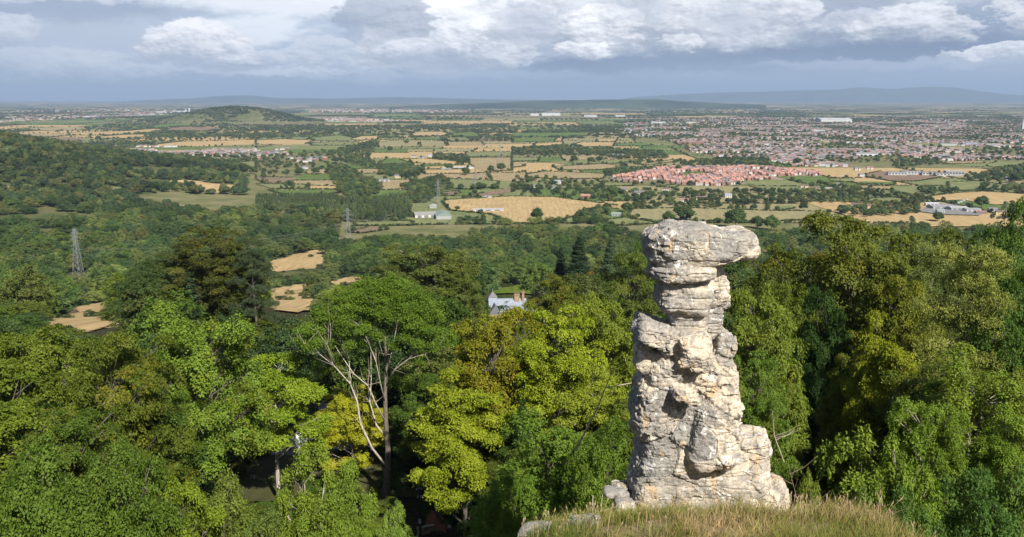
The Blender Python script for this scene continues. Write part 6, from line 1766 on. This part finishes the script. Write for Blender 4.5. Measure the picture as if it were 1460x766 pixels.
wn = T.n.new('ShaderNodeTexNoise'); wn.inputs['Scale'].default_value = .33; wn.inputs['Detail'].default_value = 7; wn.inputs['Roughness'].default_value = .62; T.l.new(P, wn.inputs['Vector'])
ws = T.node('ShaderNodeSeparateColor', Color=wn.outputs['Color'])
wn2 = T.n.new('ShaderNodeTexNoise'); wn2.inputs['Scale'].default_value = 1.5; wn2.inputs['Detail'].default_value = 4; wn2.inputs['Roughness'].default_value = .55; T.l.new(P, wn2.inputs['Vector'])
ws2 = T.node('ShaderNodeSeparateColor', Color=wn2.outputs['Color'])
def shifted(scale, detail, dx, dy):
    n = T.n.new('ShaderNodeTexNoise'); n.inputs['Scale'].default_value = scale; n.inputs['Detail'].default_value = detail; n.inputs['Roughness'].default_value = .62 if scale < 1 else .55
    T.l.new(comb(T.m('ADD', azv, dx), T.m('ADD', T.m('MULTIPLY', elv, 2.1), dy)), n.inputs['Vector'])
    return T.node('ShaderNodeSeparateColor', Color=n.outputs['Color']).outputs[1]
relief = T.m('ADD', T.m('MULTIPLY', T.m('SUBTRACT', ws.outputs[1], shifted(.33, 7, .35, .75)), 1.9), T.m('MULTIPLY', T.m('SUBTRACT', ws2.outputs[1], shifted(1.5, 4, .10, .22)), .9))
soft = T.noise(comb(T.m('MULTIPLY', azv, .55), T.m('MULTIPLY', elv, 1.6), 4.0), .22, 6, .58)
# warped bearing and height
az_ = T.m('ADD', azv, T.m('ADD', T.m('MULTIPLY', T.m('SUBTRACT', ws.outputs[0], .5), 5.0), T.m('MULTIPLY', T.m('SUBTRACT', ws2.outputs[0], .5), 1.3)))
el_ = T.m('ADD', elv, T.m('ADD', T.m('MULTIPLY', T.m('SUBTRACT', ws.outputs[1], .5), 1.7), T.m('MULTIPLY', T.m('SUBTRACT', ws2.outputs[1], .5), .62)))
def AZ(x): return math.degrees(math.atan((x - 730) / 1264.0 / cP))
def EL(y): return math.degrees(math.atan((383 - y) / 1264.0)) - 10.9
# ground tone of the cloudy sky by height: blue rain haze, pale under the cloud deck, grey-white above
ramp = T.node('ShaderNodeValToRGB', Fac=T.mapr(T.m('ADD', elv, T.m('MULTIPLY', T.m('SUBTRACT', soft, .5), .6)), -.5, 9.5, 0, 1, False))
e = ramp.color_ramp.elements
def pos_(el): return (el + .5) / 10
stops = [(-.5, (.24, .335, .49)), (.35, (.255, .35, .50)), (.9, (.29, .38, .525)), (1.5, (.325, .41, .55)), (2.2, (.355, .44, .565)), (3.2, (.41, .485, .60)), (5.0, (.44, .51, .615)), (9.5, (.44, .50, .60))]
e[0].position = 0; e[0].color = (*stops[0][1], 1); e[1].position = 1; e[1].color = (*stops[-1][1], 1)
for el, c in stops[1:-1]: x = e.new(pos_(el)); x.color = (*c, 1)
colr = ramp.outputs[0]
# soft grey streaks
colr = T.mix(T.m('MULTIPLY', T.m('MULTIPLY', T.mapr(soft, .5, .68), T.mapr(elv, .7, 2.0)), .8), colr, (.36, .415, .52))
colr = T.mix(T.m('MULTIPLY', T.m('MULTIPLY', T.mapr(soft, .50, .38), T.mapr(elv, .8, 2.4)), .9), colr, (.72, .765, .83))
def patch(c, px, py, rx, ry, color, k, sharp=.9):
    """a soft cloud mass: px, py its middle, rx, ry its half sizes, all in photo pixels turned into bearing and height"""
    a, b = 57.3 / 1264, 57.3 / 1264
    u = T.m('DIVIDE', T.m('SUBTRACT', az_, AZ(px)), rx * a); v = T.m('DIVIDE', T.m('SUBTRACT', el_, EL(py)), ry * b)
    r = T.m('SQRT', T.m('ADD', T.m('MULTIPLY', u, u), T.m('MULTIPLY', v, v)))
    return T.mix(T.m('MULTIPLY', T.mapr(r, 1 + sharp * .5, 1 - sharp * .5), k), c, color)
def cumulus(c, px, py, rx, ry, k=1.0, top=(.97, .97, .98), base=(.36, .405, .50), sharp=.15, floor=None):
    a = 57.3 / 1264
    u = T.m('DIVIDE', T.m('SUBTRACT', az_, AZ(px)), rx * a); v = T.m('DIVIDE', T.m('SUBTRACT', el_, EL(py)), ry * a)
    r = T.m('SQRT', T.m('ADD', T.m('MULTIPLY', u, u), T.m('MULTIPLY', v, v)))
    mask = T.mapr(r, 1.02 + sharp * .5, 1.02 - sharp * .5)
    # lower side melts away
    mask = T.m('MULTIPLY', mask, T.mapr(v, -1.05, -.15))
    sh = T.m('ADD', T.m('ADD', T.m('MULTIPLY', v, .62), T.m('MULTIPLY', u, .10)), T.m('ADD', relief, T.m('MULTIPLY', T.m('SUBTRACT', ws.outputs[2], .5), .8)))
    cc = T.mix(T.mapr(sh, -.7, .8), tuple(c_ * .84 for c_ in base), top)
    return T.mix(T.m('MULTIPLY', mask, k), c, cc)
GR = (.28, .335, .45); DG = (.165, .22, .325)
W_ = (.97, .97, .98); W2 = (.80, .82, .86)
colr = patch(colr, 120, 22, 150, 20, GR, .8); colr = patch(colr, 30, 72, 130, 22, (.34, .40, .52), .7); colr = patch(colr, 200, 62, 130, 26, (.45, .50, .60), .6)
colr = patch(colr, 60, 4, 120, 10, W2, .6); colr = patch(colr, 450, 4, 190, 16, W2, .75); colr = patch(colr, 700, 6, 130, 20, W_, .85)
colr = cumulus(colr, 880, 40, 230, 62, .8, base=(.40, .445, .53), top=(.74, .76, .81))
colr = cumulus(colr, 1110, 34, 260, 64, .85, base=(.36, .41, .50), top=(.72, .74, .79))
colr = patch(colr, 1180, 6, 90, 44, (.26, .31, .42), .75); colr = patch(colr, 1040, 2, 60, 20, W2, .6)
colr = patch(colr, 1150, 80, 210, 15, DG, .9); colr = patch(colr, 1330, 60, 160, 24, DG, .95); colr = patch(colr, 880, 93, 150, 13, DG, .9); colr = patch(colr, 1010, 92, 130, 12, (.21, .27, .38), .85)
colr = patch(colr, 1400, 18, 80, 40, (.26, .32, .44), .85); colr = patch(colr, 1330, 6, 60, 14, (.60, .63, .69), .6)
colr = cumulus(colr, 640, 66, 120, 52, .9, base=(.38, .43, .53), top=(.88, .89, .92))
colr = cumulus(colr, 560, 26, 70, 40, .75, top=(.40, .45, .55), base=(.27, .325, .44)); colr = cumulus(colr, 590, 84, 54, 30, .8, base=(.40, .45, .55), top=(.80, .82, .87))
colr = cumulus(colr, 690, 70, 70, 44, .85, base=(.40, .45, .54), top=(.92, .93, .95)); colr = cumulus(colr, 475, 84, 60, 30, .6, base=(.40, .46, .57), top=(.68, .72, .79))
colr = cumulus(colr, 390, 92, 80, 22, .75, base=(.38, .44, .56), top=(.66, .70, .77))
colr = cumulus(colr, 300, 74, 66, 38, .95, base=(.42, .47, .57), top=(.90, .90, .93)); colr = cumulus(colr, 350, 84, 40, 20, .8, base=(.40, .45, .55), top=(.78, .80, .85))
colr = cumulus(colr, 110, 96, 110, 18, .6, base=(.40, .46, .57), top=(.62, .66, .74)); colr = cumulus(colr, 20, 58, 60, 26, .6, base=(.42, .47, .57), top=(.70, .73, .79))
colr = patch(colr, 430, 103, 110, 5, (.70, .74, .81), .8); colr = patch(colr, 520, 105, 70, 4, (.22, .30, .44), .7); colr = patch(colr, 650, 112, 130, 6, (.30, .39, .53), .6)
colr = cumulus(colr, 850, 44, 66, 36, 1.0); colr = cumulus(colr, 826, 72, 38, 15, .95, base=(.42, .46, .55)); colr = cumulus(colr, 955, 66, 28, 14, .9, base=(.38, .43, .53))
colr = cumulus(colr, 975, 30, 74, 34, .85, top=(.90, .91, .93), base=(.46, .50, .58)); colr = cumulus(colr, 1075, 28, 64, 32, .75, top=(.86, .87, .90), base=(.42, .46, .55)); colr = cumulus(colr, 1030, 54, 50, 22, .6, top=(.74, .76, .81), base=(.40, .44, .53))
colr = cumulus(colr, 740, 36, 50, 34, .8, top=W_, base=(.46, .50, .58)); colr = cumulus(colr, 1190, 44, 40, 20, .6, top=(.66, .69, .75), base=(.34, .39, .49))
colr = cumulus(colr, 1275, 46, 74, 28, .9, top=(.82, .83, .87), base=(.36, .41, .50)); colr = cumulus(colr, 1445, 34, 50, 34, .9, top=(.84, .85, .88), base=(.38, .43, .52))
colr = patch(colr, 748, 34, 44, 26, (.36, .41, .51), .6, 1.2); colr = patch(colr, 905, 10, 50, 16, (.40, .45, .54), .55, 1.2); colr = patch(colr, 1025, 22, 36, 26, (.38, .43, .52), .55, 1.2); colr = patch(colr, 640, 84, 60, 16, (.34, .39, .50), .55, 1.2); colr = patch(colr, 320, 96, 90, 9, (.36, .42, .54), .5, 1.2)
colr = cumulus(colr, 1400, 84, 66, 13, .85, top=(.88, .89, .92), base=(.44, .50, .61)); colr = patch(colr, 1230, 94, 170, 6, (.46, .53, .65), .6); colr = patch(colr, 740, 109, 130, 4, (.50, .57, .68), .5)
colr = cumulus(colr, 180, 112, 130, 14, .6, base=(.33, .40, .52), top=(.60, .66, .74)); colr = cumulus(colr, 480, 112, 90, 12, .55, base=(.30, .38, .51), top=(.60, .66, .75)); colr = patch(colr, 860, 112, 150, 9, (.25, .32, .44), .6, 1.3); colr = patch(colr, 1120, 104, 180, 8, (.27, .34, .46), .6, 1.3); colr = patch(colr, 330, 120, 160, 8, (.28, .36, .50), .5, 1.3)
bgc = T.node('ShaderNodeBackground', Color=colr, Strength=.84)
fac = T.mapr(elv, 7.5, 12.0, 1, 0)
out = T.node('ShaderNodeOutputWorld'); mx = T.node('ShaderNodeMixShader', _0=fac, _1=bgs, _2=bgc)
T.l.new(mx.outputs[0], out.inputs['Surface'])

sun = bpy.data.lights.new('sun', 'SUN'); sun.energy = 5.0; sun.angle = R_(.53); sun.color = (1.0, .945, .86)
so = bpy.data.objects.new('sun', sun); COL.objects.link(so)
sd = Vector((math.sin(SUN_AZ) * math.cos(SUN_EL), math.cos(SUN_AZ) * math.cos(SUN_EL), math.sin(SUN_EL)))
so.rotation_euler = sd.to_track_quat('Z', 'Y').to_euler(); so.location = (60, -120, 320)

def haze(density=3.6e-5):
    m, T = new_mat('air')
    v = T.node('ShaderNodeVolumePrincipled'); v.inputs['Color'].default_value = (.43, .57, .79, 1); v.inputs['Density'].default_value = density; v.inputs['Anisotropy'].default_value = .0
    o = T.n.new('ShaderNodeOutputMaterial'); T.l.new(v.outputs[0], o.inputs['Volume'])
    b = MB(); b.box((0, 10000, 445), (90000, 100000, 900)); o = b.build('haze', m); 
    tag(o, 'pale blue haze filling the air over the valley', 'haze', kind='stuff')
haze()

S.view_settings.view_transform = 'Standard'; S.view_settings.look = 'None'; S.view_settings.exposure = 0.68; S.view_settings.gamma = 1.0; S.view_settings.use_curve_mapping = False
c = S.cycles
S.render.engine = 'CYCLES'
c.max_bounces = 5; c.diffuse_bounces = 3; c.glossy_bounces = 1; c.transmission_bounces = 3; c.transparent_max_bounces = 4; c.volume_bounces = 0
c.use_denoising = True; c.denoiser = 'OPENIMAGEDENOISE'; c.denoising_input_passes = 'RGB_ALBEDO_NORMAL'; c.denoising_prefilter = 'ACCURATE'
c.use_adaptive_sampling = True; c.adaptive_threshold = .01; c.caustics_reflective = False; c.caustics_refractive = False; c.sample_clamp_indirect = 6
